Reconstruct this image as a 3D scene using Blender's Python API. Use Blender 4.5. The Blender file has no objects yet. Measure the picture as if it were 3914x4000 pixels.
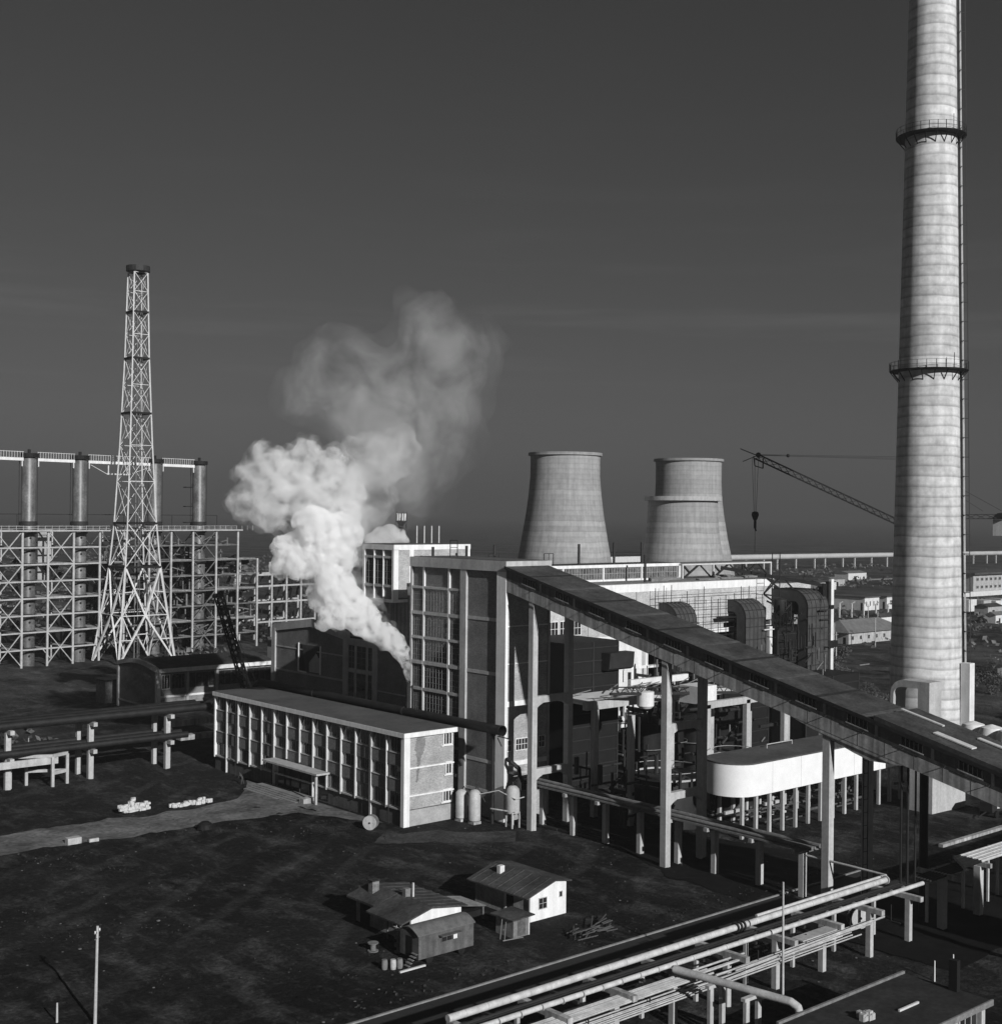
import bpy, math, random
from mathutils import Vector, Matrix, noise
random.seed(7)
C = bpy.context.scene.collection
sc = bpy.context.scene

# ------------------------------------------------------------------ camera, sky, sun, exposure
H = 40.0
cam_d = bpy.data.cameras.new("camera"); cam = bpy.data.objects.new("camera", cam_d); C.objects.link(cam)
sc.camera = cam
cam_d.sensor_fit = 'HORIZONTAL'; cam_d.sensor_width = 36.0
cam_d.lens = 36.0 * 5100 / 3914
cam_d.clip_start = 1.0; cam_d.clip_end = 40000
hd, pit, rol = math.radians(41.2), math.radians(0.07), math.radians(0.595)
fw = Vector((math.sin(hd) * math.cos(pit), math.cos(hd) * math.cos(pit), math.sin(pit)))
q = fw.to_track_quat('-Z', 'Y')
cam.rotation_mode = 'QUATERNION'
cam.rotation_quaternion = q @ Matrix.Rotation(rol, 3, 'Z').to_quaternion()
cam.location = (0, 0, H)

SUN = Vector((0.16, 1.0, -0.42)).normalized()
elev = math.asin(-SUN.z)
sd = bpy.data.lights.new("sun", 'SUN'); sd.energy = 5.0; sd.angle = math.radians(0.5); sd.color = (1, 1, 1)
so = bpy.data.objects.new("sun", sd); C.objects.link(so)
so.rotation_mode = 'QUATERNION'; so.rotation_quaternion = SUN.to_track_quat('-Z', 'Y')
so.location = (-60, -60, 150)

FILTER = 0.090
GREEN = 2.2          # how much green the film sees for each unit of red
CLOUD = .45
HAZE_C, HAZE_D = .20, .00040
w = bpy.data.worlds.new("World"); sc.world = w; w.use_nodes = True
nt = w.node_tree; nt.nodes.clear()
sky = nt.nodes.new('ShaderNodeTexSky'); sky.sky_type = 'NISHITA'; sky.sun_disc = False
sky.sun_elevation = elev
to_sun = -SUN
sky.sun_rotation = math.atan2(to_sun.x, to_sun.y)
sky.air_density = 1.0; sky.dust_density = 0.6; sky.ozone_density = 1.0
sep = nt.nodes.new('ShaderNodeSeparateColor')          # black and white film behind a red filter
bg = nt.nodes.new('ShaderNodeBackground'); bg.inputs[1].default_value = 0.05
wo = nt.nodes.new('ShaderNodeOutputWorld')
flt = nt.nodes.new('ShaderNodeMath'); flt.operation = 'MULTIPLY'; flt.inputs[1].default_value = FILTER
flt0 = nt.nodes.new('ShaderNodeMath'); flt0.operation = 'MULTIPLY_ADD'; flt0.inputs[1].default_value = GREEN
nt.links.new(sky.outputs[0], sep.inputs[0]); nt.links.new(sep.outputs[1], flt0.inputs[0]); nt.links.new(sep.outputs[0], flt0.inputs[2]); nt.links.new(flt0.outputs[0], flt.inputs[0]); # faint high contrails and wisps low in the sky, defined by direction
tc = nt.nodes.new('ShaderNodeTexCoord'); mpg = nt.nodes.new('ShaderNodeMapping'); mpg.inputs['Scale'].default_value = (2.2, 2.2, 34)
nt.links.new(tc.outputs['Generated'], mpg.inputs[0])
cn = nt.nodes.new('ShaderNodeTexNoise'); cn.inputs['Scale'].default_value = 1.3; cn.inputs['Detail'].default_value = 7; cn.inputs['Roughness'].default_value = .6
nt.links.new(mpg.outputs[0], cn.inputs['Vector'])
cr1 = nt.nodes.new('ShaderNodeMapRange'); cr1.inputs[1].default_value = .52; cr1.inputs[2].default_value = .72; cr1.inputs[3].default_value = 0; cr1.inputs[4].default_value = 1
nt.links.new(cn.outputs['Fac'], cr1.inputs[0])
sz_ = nt.nodes.new('ShaderNodeSeparateXYZ'); nt.links.new(tc.outputs['Generated'], sz_.inputs[0])
band = nt.nodes.new('ShaderNodeValToRGB'); e = band.color_ramp.elements; e[0].position = .06; e[0].color = (0, 0, 0, 1); e[1].position = .30; e[1].color = (0, 0, 0, 1)
for p_, c_ in ((.10, .8), (.15, 1), (.2, .35)):
    x_ = band.color_ramp.elements.new(p_); x_.color = (c_, c_, c_, 1)
nt.links.new(sz_.outputs[2], band.inputs[0])
cm = nt.nodes.new('ShaderNodeMath'); cm.operation = 'MULTIPLY'; nt.links.new(cr1.outputs[0], cm.inputs[0]); nt.links.new(band.outputs[0], cm.inputs[1])
ca = nt.nodes.new('ShaderNodeMath'); ca.operation = 'MULTIPLY_ADD'; ca.inputs[1].default_value = CLOUD; nt.links.new(cm.outputs[0], ca.inputs[0]); nt.links.new(flt.outputs[0], ca.inputs[2])
nt.links.new(ca.outputs[0], bg.inputs[0]); nt.links.new(bg.outputs[0], wo.inputs[0])
sc.view_settings.view_transform = 'Standard'; sc.view_settings.look = 'None'
sc.view_settings.exposure = 0.12; sc.view_settings.gamma = 1.0
sc.cycles.max_bounces = 14; sc.cycles.volume_bounces = 14; sc.cycles.diffuse_bounces = 3
sc.cycles.volume_max_steps = 512; sc.cycles.volume_step_rate = 1.0

# ------------------------------------------------------------------ materials
MATS = {}
def mat(name, v, amt=0.25, scale=0.6, rough=0.85, detail=6.0, spec=0.3, streak=0.0, bump=0.0, metallic=0.0, v2=None, thr=None):
    """grey procedural surface: base value v, mottled by amt at two scales, optional vertical streaks (rain marks)"""
    if name in MATS: return MATS[name]
    m = bpy.data.materials.new(name); m.use_nodes = True
    n = m.node_tree.nodes; l = m.node_tree.links
    b = n['Principled BSDF']; b.inputs['Roughness'].default_value = rough; b.inputs['Metallic'].default_value = metallic
    b.inputs['Specular IOR Level'].default_value = spec
    geo = n.new('ShaderNodeNewGeometry')
    t = n.new('ShaderNodeTexNoise'); t.inputs['Scale'].default_value = scale; t.inputs['Detail'].default_value = detail
    t.inputs['Roughness'].default_value = 0.65
    l.new(geo.outputs['Position'], t.inputs['Vector'])
    r = n.new('ShaderNodeMapRange')
    r.inputs[1].default_value = 0.3; r.inputs[2].default_value = 0.7
    if thr: r.inputs[1].default_value, r.inputs[2].default_value = thr
    r.inputs[3].default_value = v * (1 - amt); r.inputs[4].default_value = v2 if v2 else v * (1 + amt)
    l.new(t.outputs['Fac'], r.inputs[0])
    out = r.outputs[0]
    t2 = n.new('ShaderNodeTexNoise'); t2.inputs['Scale'].default_value = scale * 9; t2.inputs['Detail'].default_value = 4
    l.new(geo.outputs['Position'], t2.inputs['Vector'])
    mp = n.new('ShaderNodeMapRange'); mp.inputs[1].default_value = 0.3; mp.inputs[2].default_value = 0.7
    mp.inputs[3].default_value = 1 - amt * 0.6; mp.inputs[4].default_value = 1 + amt * 0.6
    l.new(t2.outputs['Fac'], mp.inputs[0])
    mu = n.new('ShaderNodeMath'); mu.operation = 'MULTIPLY'; l.new(out, mu.inputs[0]); l.new(mp.outputs[0], mu.inputs[1]); out = mu.outputs[0]
    if streak:
        mm = n.new('ShaderNodeMapping'); mm.inputs['Scale'].default_value = (1.3, 1.3, 0.07)
        l.new(geo.outputs['Position'], mm.inputs[0])
        t3 = n.new('ShaderNodeTexNoise'); t3.inputs['Scale'].default_value = 1.4; t3.inputs['Detail'].default_value = 5
        l.new(mm.outputs[0], t3.inputs['Vector'])
        m3 = n.new('ShaderNodeMapRange'); m3.inputs[1].default_value = 0.35; m3.inputs[2].default_value = 0.65
        m3.inputs[3].default_value = 1 - streak; m3.inputs[4].default_value = 1.0
        l.new(t3.outputs['Fac'], m3.inputs[0])
        mu2 = n.new('ShaderNodeMath'); mu2.operation = 'MULTIPLY'; l.new(out, mu2.inputs[0]); l.new(m3.outputs[0], mu2.inputs[1]); out = mu2.outputs[0]
    cc = n.new('ShaderNodeCombineColor')
    for i in range(3): l.new(out, cc.inputs[i])
    l.new(cc.outputs[0], b.inputs['Base Color'])
    if bump:
        bn = n.new('ShaderNodeBump'); bn.inputs['Strength'].default_value = bump; bn.inputs['Distance'].default_value = 0.1
        l.new(t2.outputs['Fac'], bn.inputs['Height']); l.new(bn.outputs[0], b.inputs['Normal'])
    MATS[name] = m
    return m

def brick_mat(name, v, mortar, axis):
    """brick courses laid in the wall's plane; axis 'X' for walls facing X, 'Y' for walls facing Y"""
    if name in MATS: return MATS[name]
    m = bpy.data.materials.new(name); m.use_nodes = True
    n = m.node_tree.nodes; l = m.node_tree.links
    b = n['Principled BSDF']; b.inputs['Roughness'].default_value = 0.9; b.inputs['Specular IOR Level'].default_value = 0.2
    geo = n.new('ShaderNodeNewGeometry'); sp = n.new('ShaderNodeSeparateXYZ'); l.new(geo.outputs['Position'], sp.inputs[0])
    cb = n.new('ShaderNodeCombineXYZ')
    l.new(sp.outputs[1 if axis == 'X' else 0], cb.inputs[0]); l.new(sp.outputs[2], cb.inputs[1])
    br = n.new('ShaderNodeTexBrick'); l.new(cb.outputs[0], br.inputs['Vector'])
    br.inputs['Scale'].default_value = 1.0; br.inputs['Brick Width'].default_value = 0.27; br.inputs['Row Height'].default_value = 0.09
    br.inputs['Mortar Size'].default_value = 0.012
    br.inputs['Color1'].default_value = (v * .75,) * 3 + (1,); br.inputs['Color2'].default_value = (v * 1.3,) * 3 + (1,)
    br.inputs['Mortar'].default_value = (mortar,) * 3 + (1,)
    t = n.new('ShaderNodeTexNoise'); t.inputs['Scale'].default_value = 0.35; t.inputs['Detail'].default_value = 8; t.inputs['Roughness'].default_value = .7
    l.new(geo.outputs['Position'], t.inputs['Vector'])
    r = n.new('ShaderNodeMapRange'); r.inputs[1].default_value = .3; r.inputs[2].default_value = .7; r.inputs[3].default_value = .72; r.inputs[4].default_value = 1.25
    l.new(t.outputs['Fac'], r.inputs[0])
    vm = n.new('ShaderNodeVectorMath'); vm.operation = 'SCALE'; l.new(br.outputs['Color'], vm.inputs[0]); l.new(r.outputs[0], vm.inputs['Scale'])
    l.new(vm.outputs[0], b.inputs['Base Color'])
    MATS[name] = m
    return m

M_conc = mat('concrete', .44, .16, .35, .9, streak=.18)
M_concd = mat('weathered_concrete', .42, .24, .45, .9, streak=.5)
M_white = mat('white_painted_plaster', .78, .09, .5, .85, streak=.16)
M_brickX = brick_mat('shaded_brick_x', .165, .20, 'X')  # darker copy for the dim X faces, shade put into the brick colour
M_brickY = brick_mat('sunlit_brick_y', .30, .40, 'Y')  # lighter copy of the same brick for the sunlit Y faces
M_glass = mat('dark_window_glass', .02, .3, 1, .08, spec=.6)
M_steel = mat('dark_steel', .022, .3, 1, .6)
M_black = mat('black_steel', .007, .4, .5, .75)
M_pale = mat('galvanised_steel', .55, .15, 1, .55)
M_alu = mat('aluminium_cladding', .52, .22, 1.2, .45, streak=.12)
M_roof = mat('bitumen_roof', .075, .35, .22, .9, streak=0)
M_roofd = mat('old_roofing_felt', .05, .6, .35, .9, detail=9)
M_wood = mat('weathered_timber', .16, .35, 1.5, .9)
M_paper = mat('pale_render', .70, .12, .6, .9, streak=.12)
M_frame = mat('primed_steelwork', .40, .25, .7, .75)
M_tank = mat('painted_tank', .45, .2, .8, .6, streak=.2)
M_asph = mat('asphalt', .022, .25, .25, .95)
M_pipe = mat('black_painted_pipe', .013, .5, .8, .6)

def ring_mat(name, v, period, zscale_dark=.62, mott=.2):
    """slip-formed concrete: a slightly different tone and a stained joint for every lift"""
    m = bpy.data.materials.new(name); m.use_nodes = True
    n = m.node_tree.nodes; l = m.node_tree.links
    b = n['Principled BSDF']; b.inputs['Roughness'].default_value = .9; b.inputs['Specular IOR Level'].default_value = .2
    geo = n.new('ShaderNodeNewGeometry'); sp = n.new('ShaderNodeSeparateXYZ'); l.new(geo.outputs['Position'], sp.inputs[0])
    wob = n.new('ShaderNodeTexNoise'); wob.inputs['Scale'].default_value = .12; l.new(geo.outputs['Position'], wob.inputs['Vector'])
    a = n.new('ShaderNodeMath'); a.operation = 'MULTIPLY_ADD'; l.new(wob.outputs['Fac'], a.inputs[0]); a.inputs[1].default_value = period * .55; l.new(sp.outputs[2], a.inputs[2])
    d = n.new('ShaderNodeMath'); d.operation = 'DIVIDE'; l.new(a.outputs[0], d.inputs[0]); d.inputs[1].default_value = period
    f = n.new('ShaderNodeMath'); f.operation = 'FRACT'; l.new(d.outputs[0], f.inputs[0])
    fl = n.new('ShaderNodeMath'); fl.operation = 'FLOOR'; l.new(d.outputs[0], fl.inputs[0])
    wn = n.new('ShaderNodeTexWhiteNoise'); wn.noise_dimensions = '1D'; l.new(fl.outputs[0], wn.inputs['W'])
    lift = n.new('ShaderNodeMapRange'); lift.inputs[3].default_value = .86; lift.inputs[4].default_value = 1.1; l.new(wn.outputs['Value'], lift.inputs[0])
    jr = n.new('ShaderNodeValToRGB'); jr.color_ramp.elements[0].position = 0; jr.color_ramp.elements[0].color = (zscale_dark,) * 3 + (1,)
    jr.color_ramp.elements[1].position = .3; jr.color_ramp.elements[1].color = (1, 1, 1, 1)
    e = jr.color_ramp.elements.new(.93); e.color = (.97, .97, .97, 1); e = jr.color_ramp.elements.new(1.0); e.color = (zscale_dark,) * 3 + (1,)
    l.new(f.outputs[0], jr.inputs[0])
    t = n.new('ShaderNodeTexNoise'); t.inputs['Scale'].default_value = .5; t.inputs['Detail'].default_value = 8; t.inputs['Roughness'].default_value = .7
    l.new(geo.outputs['Position'], t.inputs['Vector'])
    r = n.new('ShaderNodeMapRange'); r.inputs[1].default_value = .3; r.inputs[2].default_value = .7; r.inputs[3].default_value = v * (1 - mott); r.inputs[4].default_value = v * (1 + mott)
    l.new(t.outputs['Fac'], r.inputs[0])
    mm = n.new('ShaderNodeMapping'); mm.inputs['Scale'].default_value = (1, 1, .05); l.new(geo.outputs['Position'], mm.inputs[0])
    t3 = n.new('ShaderNodeTexNoise'); t3.inputs['Scale'].default_value = .9; t3.inputs['Detail'].default_value = 5; l.new(mm.outputs[0], t3.inputs['Vector'])
    m3 = n.new('ShaderNodeMapRange'); m3.inputs[1].default_value = .35; m3.inputs[2].default_value = .65; m3.inputs[3].default_value = .85; m3.inputs[4].default_value = 1.06
    l.new(t3.outputs['Fac'], m3.inputs[0])
    p = r.outputs[0]
    for o in (lift.outputs[0], jr.outputs[0], m3.outputs[0]):
        mu = n.new('ShaderNodeMath'); mu.operation = 'MULTIPLY'; l.new(p, mu.inputs[0]); l.new(o, mu.inputs[1]); p = mu.outputs[0]
    cc = n.new('ShaderNodeCombineColor')
    for i in range(3): l.new(p, cc.inputs[i])
    l.new(cc.outputs[0], b.inputs['Base Color'])
    return m
M_chim = ring_mat('slipformed_chimney_concrete', .56, 1.85, .62, .28)
M_cool = ring_mat('cooling_tower_concrete', .34, 1.9, .86, .14)

# ------------------------------------------------------------------ mesh helpers
ORG = {}
def tag(o, label=None, cat=None, group=None, kind=None):
    if label: o['label'] = label
    if cat: o['category'] = cat
    if group: o['group'] = group
    if kind: o['kind'] = kind
    return o
def thing(name, label, cat, loc, group=None, kind=None):
    o = bpy.data.objects.new(name, None); C.objects.link(o); o.location = loc; o.empty_display_size = .5
    ORG[o.name] = Vector(loc)
    return tag(o, label, cat, group, kind)
class MB:
    def __init__(s): s.v = []; s.f = []
    def add(s, vs, fs):
        k = len(s.v); s.v += [tuple(p) for p in vs]; s.f += [tuple(i + k for i in f) for f in fs]; return s
    def box(s, x0, x1, y0, y1, z0, z1):
        if x0 > x1: x0, x1 = x1, x0
        if y0 > y1: y0, y1 = y1, y0
        if z0 > z1: z0, z1 = z1, z0
        return s.add([(x0,y0,z0),(x1,y0,z0),(x1,y1,z0),(x0,y1,z0),(x0,y0,z1),(x1,y0,z1),(x1,y1,z1),(x0,y1,z1)],
                     [(0,3,2,1),(4,5,6,7),(0,1,5,4),(1,2,6,5),(2,3,7,6),(3,0,4,7)])
    def tube(s, a, b, r, n=12, r2=None, cap=True):
        a = Vector(a); b = Vector(b); d = (b - a).normalized(); r2 = r if r2 is None else r2
        u = d.cross(Vector((0, 0, 1)))
        if u.length < .01: u = d.cross(Vector((0, 1, 0)))
        u.normalize(); w_ = d.cross(u)
        vs = [a + (u * math.cos(t) + w_ * math.sin(t)) * r for t in [2 * math.pi * i / n for i in range(n)]]
        vs += [b + (u * math.cos(t) + w_ * math.sin(t)) * r2 for t in [2 * math.pi * i / n for i in range(n)]]
        fs = [(i, i + n, (i + 1) % n + n, (i + 1) % n) for i in range(n)]
        if cap: fs += [tuple(range(n)), tuple(range(2 * n - 1, n - 1, -1))]
        return s.add(vs, fs)
    def bar(s, a, b, w_=.2, h=None):
        h = h or w_; a = Vector(a); b = Vector(b); d = (b - a).normalized()
        u = d.cross(Vector((0, 0, 1)))
        if u.length < .01: u = Vector((1, 0, 0))
        u.normalize(); t = u.cross(d).normalized()
        vs = []
        for p in (a, b):
            for i, j in ((-1, -1), (1, -1), (1, 1), (-1, 1)): vs.append(p + u * (i * w_ / 2) + t * (j * h / 2))
        return s.add(vs, [(0,1,2,3),(7,6,5,4),(0,4,5,1),(1,5,6,2),(2,6,7,3),(3,7,4,0)])
    def prism(s, pts, axis, a, b):
        """polygon given in the plane normal to axis, extruded from a to b"""
        def P(p, t):
            if axis == 'X': return (t, p[0], p[1])
            if axis == 'Y': return (p[0], t, p[1])
            return (p[0], p[1], t)
        n = len(pts)
        return s.add([P(p, a) for p in pts] + [P(p, b) for p in pts],
                     [tuple(range(n - 1, -1, -1)), tuple(range(n, 2 * n))] + [(i, (i + 1) % n, (i + 1) % n + n, i + n) for i in range(n)])
    def lathe(s, cx, cy, prof, n=48, a0=0, a1=2 * math.pi):
        full = abs(a1 - a0 - 2 * math.pi) < 1e-6; m = n if full else n + 1
        vs = []
        for r, z in prof:
            for i in range(m):
                t = a0 + (a1 - a0) * i / n; vs.append((cx + r * math.cos(t), cy + r * math.sin(t), z))
        fs = []
        for j in range(len(prof) - 1):
            for i in range(n):
                k = (i + 1) % m if full else i + 1
                fs.append((j * m + i, j * m + k, (j + 1) * m + k, (j + 1) * m + i))
        return s.add(vs, fs)
    def pipe(s, pts, r, n=12):
        for a, b in zip(pts[:-1], pts[1:]): s.tube(a, b, r, n)
        for p in pts[1:-1]: s.ball(p, r * 1.0, n, 6)
        return s
    def ball(s, c, r, n=12, m=8, sz=1.0):
        prof = [(max(.001, r * math.sin(math.pi * j / m)), c[2] - sz * r * math.cos(math.pi * j / m)) for j in range(m + 1)]
        return s.lathe(c[0], c[1], prof, n)
    def split(s, name, m, parent=None):
        """each box added so far becomes a part of its own"""
        for k in range(0, len(s.v), 8):
            b_ = MB(); b_.add(s.v[k:k + 8], [(0,3,2,1),(4,5,6,7),(0,1,5,4),(1,2,6,5),(2,3,7,6),(3,0,4,7)]); b_.build(name, m, parent)
    def build(s, name, m, parent=None, smooth=False, **kw):
        me = bpy.data.meshes.new(name)
        if parent is not None: org = ORG[parent.name]
        else:
            xs = [p[0] for p in s.v]; ys = [p[1] for p in s.v]; zs = [p[2] for p in s.v]
            org = Vector(((min(xs) + max(xs)) / 2, (min(ys) + max(ys)) / 2, min(zs)))
        me.from_pydata([tuple(Vector(p) - org) for p in s.v], [], s.f)
        me.materials.append(m); me.validate()
        import bmesh
        bm = bmesh.new(); bm.from_mesh(me); bmesh.ops.recalc_face_normals(bm, faces=bm.faces); bm.to_mesh(me); bm.free()
        if smooth:
            for p in me.polygons: p.use_smooth = True
            try: me.set_sharp_from_angle(angle=math.radians(40))
            except Exception: pass
        o = bpy.data.objects.new(name, me); C.objects.link(o); ORG[o.name] = org.copy()
        if parent is not None: o.parent = parent
        else: o.location = org
        return tag(o, **kw)
def dup(t, off, label=None, rz=0):
    """copy of a thing with copies of its parts and sub-parts"""
    def cp(o, par):
        c = o.copy(); C.objects.link(c); ORG[c.name] = ORG[o.name] + Vector(off)
        if par is not None: c.parent = par
        for ch in list(o.children): cp(ch, c)
        return c
    r = cp(t, None); r.location = Vector(t.location) + Vector(off); r.rotation_euler.z = t.rotation_euler.z + rz
    if label: r['label'] = label
    return r
WC = {}
def window(parent, plane, c, a, z0, wd, ht, nx, nz, fr=.07, dep=.1, fm=None, gm=None, pmat=None):
    """glazed window in the wall plane X=c (seen from -X) or Y=c (seen from -Y): frame with glazing bars and a dark pane"""
    fm = fm or M_conc; gm = gm or M_glass
    key = (plane, round(wd, 2), round(ht, 2), nx, nz, fr, fm.name, gm.name)
    org = Vector((c, a, z0)) if plane == 'X' else Vector((a, c, z0))
    if key not in WC:
        f = MB(); g = MB()
        def bx(mb, p0, p1, q0, q1, d0, d1):
            if plane == 'X': mb.box(d0, d1, p0, p1, q0, q1)
            else: mb.box(p0, p1, d0, d1, q0, q1)
        bx(f, 0, fr, 0, ht, -dep, 0); bx(f, wd - fr, wd, 0, ht, -dep, 0)
        bx(f, fr, wd - fr, 0, fr, -dep, 0); bx(f, fr, wd - fr, ht - fr, ht, -dep, 0)
        for i in range(1, nx):
            x = wd * i / nx; bx(f, x - fr * .35, x + fr * .35, fr, ht - fr, -dep * .8, 0)
        for j in range(1, nz):
            z = ht * j / nz; bx(f, fr, wd - fr, z - fr * .3, z + fr * .3, -dep * .7, 0)
        bx(g, fr * .5, wd - fr * .5, fr * .5, ht - fr * .5, -dep * .45, -dep * .25)
        res = []
        for mb, nm, mm in ((f, 'window', fm), (g, 'pane', gm)):
            me = bpy.data.meshes.new(nm); me.from_pydata(mb.v, [], mb.f); me.materials.append(mm); res.append(me)
        WC[key] = res
    fme, gme = WC[key]
    o = bpy.data.objects.new('window', fme); C.objects.link(o); o.parent = parent; o.location = org - ORG[parent.name]; ORG[o.name] = org
    p = bpy.data.objects.new('pane', gme); C.objects.link(p); p.parent = o; ORG[p.name] = org
    return o

# ------------------------------------------------------------------ ground
def flat(x, y):
    """1 where the ground is left uneven, 0 where it has been levelled"""
    def seg(t, a, b, s=3.0): return max(0, min(1, min((t - a) / s, (b - t) / s) + .5))
    lv = 0
    lv = max(lv, seg(y, 74, 85.5) * seg(x, -50, 175))
    for x0, x1, y0, y1 in ((99.8, 122, 126, 182), (68, 93, 89, 108), (120, 200, 126, 192)):
        lv = max(lv, seg(x, x0 - 2, x1 + 2) * seg(y, y0 - 2, y1 + 2))
    return 1 - lv
def gz(x, y):
    if x * x + y * y > 420 ** 2: return 0.0
    a = noise.noise((x * .06, y * .06, 1.3)) * .45 + noise.noise((x * .19, y * .19, 4.1)) * .28 + abs(noise.noise((x * .5, y * .23, 7.7))) * .38 + noise.noise((x * .9, y * .9, 2.7)) * .10
    # wheel ruts across the yard
    a -= .3 * max(0, 1 - abs(((y - .35 * x + 6 * noise.noise((x * .02, y * .02, 9))) % 11) - 5) * 1.2) if 85 < y < 150 and x < 100 else 0
    return a * flat(x, y) * .8 - .12 * flat(x, y) - .02
def axis_pts(bounds):
    out = []
    for a, b, st in bounds:
        n = max(1, round((b - a) / st)); out += [a + (b - a) * i / n for i in range(n)]
    return out + [bounds[-1][1]]
xs = axis_pts([(-3000, -400, 800), (-400, 20, 70), (20, 150, .9), (150, 320, 4), (320, 700, 60), (700, 9000, 1200)])
ys = axis_pts([(-3000, -400, 800), (-400, 30, 70), (30, 215, .9), (215, 360, 4), (360, 700, 60), (700, 9000, 1200)])
me = bpy.data.meshes.new('ground')
nx_, ny_ = len(xs), len(ys)
me.from_pydata([(x, y, gz(x, y)) for y in ys for x in xs], [], [(j * nx_ + i, j * nx_ + i + 1, (j + 1) * nx_ + i + 1, (j + 1) * nx_ + i) for j in range(ny_ - 1) for i in range(nx_ - 1)])
for p in me.polygons: p.use_smooth = True
M_ground = bpy.data.materials.new('bare_earth_and_weeds'); M_ground.use_nodes = True
n = M_ground.node_tree.nodes; l = M_ground.node_tree.links; b = n['Principled BSDF']; b.inputs['Roughness'].default_value = 1; b.inputs['Specular IOR Level'].default_value = .1
geo = n.new('ShaderNodeNewGeometry')
def nz(scale, det, rough=.6, stretch=None, off=0):
    mp = n.new('ShaderNodeMapping'); mp.inputs['Location'].default_value = (off, off * 1.7, 0)
    if stretch: mp.inputs['Scale'].default_value = stretch; mp.inputs['Rotation'].default_value = (0, 0, math.radians(20))
    l.new(geo.outputs['Position'], mp.inputs[0])
    t = n.new('ShaderNodeTexNoise'); t.inputs['Scale'].default_value = scale; t.inputs['Detail'].default_value = det; t.inputs['Roughness'].default_value = rough
    l.new(mp.outputs[0], t.inputs['Vector']); return t.outputs['Fac']
def mr(src, a, b_, c, d):
    r = n.new('ShaderNodeMapRange'); r.inputs[1].default_value = a; r.inputs[2].default_value = b_; r.inputs[3].default_value = c; r.inputs[4].default_value = d
    l.new(src, r.inputs[0]); return r.outputs[0]
def ma(op, a, b_):
    m_ = n.new('ShaderNodeMath'); m_.operation = op
    for i, s in enumerate((a, b_)):
        if isinstance(s, (int, float)): m_.inputs[i].default_value = s
        else: l.new(s, m_.inputs[i])
    return m_.outputs[0]
big = mr(nz(.045, 5, .6), .35, .65, .004, .016)
pat = mr(nz(.22, 9, .72, (1, .45, 1), 31), .50, .68, 0, .052)
grit = mr(nz(2.2, 8, .75, None, 5), .3, .7, .35, 1.7)
far = mr(nz(.03, 9, .8, (1, .5, 1), 77), .42, .62, 0, .075)
ln_ = n.new('ShaderNodeVectorMath'); ln_.operation = 'LENGTH'; l.new(geo.outputs['Position'], ln_.inputs[0])
far = ma('MULTIPLY', far, mr(ln_.outputs['Value'], 190, 300, .08, 1))
# old wheel tracks: bands of compacted soil that wander over the yard
wv = n.new('ShaderNodeTexWave'); wv.inputs['Scale'].default_value = .045; wv.inputs['Distortion'].default_value = 14; wv.inputs['Detail'].default_value = 3; wv.inputs['Detail Scale'].default_value = .35
wm = n.new('ShaderNodeMapping'); wm.inputs['Rotation'].default_value = (0, 0, math.radians(62)); l.new(geo.outputs['Position'], wm.inputs[0]); l.new(wm.outputs[0], wv.inputs['Vector'])
rut = ma('MULTIPLY', mr(wv.outputs['Fac'], .80, .97, 0, .020), mr(nz(.06, 3, .5, None, 50), .42, .6, 0, 1))
fine = mr(nz(.9, 7, .75, (1, .6, 1), 12), .55, .75, 0, .05)
tot = ma('MULTIPLY', ma('ADD', ma('ADD', ma('ADD', ma('ADD', big, pat), far), rut), fine), grit)
cc = n.new('ShaderNodeCombineColor')
for i in range(3): l.new(tot, cc.inputs[i])
l.new(cc.outputs[0], b.inputs['Base Color'])
bn = n.new('ShaderNodeBump'); bn.inputs['Strength'].default_value = 1.0; bn.inputs['Distance'].default_value = .5
l.new(nz(1.3, 8, .7, None, 3), bn.inputs['Height']); l.new(bn.outputs[0], b.inputs['Normal'])
me.materials.append(M_ground)
g = bpy.data.objects.new('ground', me); C.objects.link(g); tag(g, kind='structure', label='dark uneven earth with weeds and wheel ruts')

def sheet(name, edge0, edge1, m, dz, label, sub=1.0, wob=0.0):
    """strip of ground surface between two polylines of equal length, following the terrain"""
    vs = []; fs = []; cols = max(9, int((Vector(edge0[0]) - Vector(edge1[0])).length / .7))
    pts0 = []; pts1 = []
    for k in range(len(edge0) - 1):
        L = (Vector(edge0[k + 1]) - Vector(edge0[k])).length; nn = max(1, int(L / sub))
        for i in range(nn):
            t = i / nn
            pts0.append(Vector(edge0[k]).lerp(Vector(edge0[k + 1]), t)); pts1.append(Vector(edge1[k]).lerp(Vector(edge1[k + 1]), t))
    pts0.append(Vector(edge0[-1])); pts1.append(Vector(edge1[-1]))
    for a, b_ in zip(pts0, pts1):
        w0 = wob * noise.noise((a.x * .25, a.y * .25, 2)); w1 = wob * noise.noise((b_.x * .25, b_.y * .25, 8))
        d = (b_ - a).normalized()
        a2 = a + d * w0; b2 = b_ + d * w1
        for j in range(cols + 1):
            p = a2.lerp(b2, j / cols); vs.append((p.x, p.y, gz(p.x, p.y) + dz))
    for i in range(len(pts0) - 1):
        for j in range(cols): fs.append((i * (cols + 1) + j, i * (cols + 1) + j + 1, (i + 1) * (cols + 1) + j + 1, (i + 1) * (cols + 1) + j))
    me = bpy.data.meshes.new(name); me.from_pydata(vs, [], fs); me.materials.append(m)
    for p in me.polygons: p.use_smooth = True
    o = bpy.data.objects.new(name, me); C.objects.link(o); return tag(o, kind='structure', label=label)
M_track = mat('trampled_dust', .13, .6, .18, 1, detail=9, spec=.1)
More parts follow.
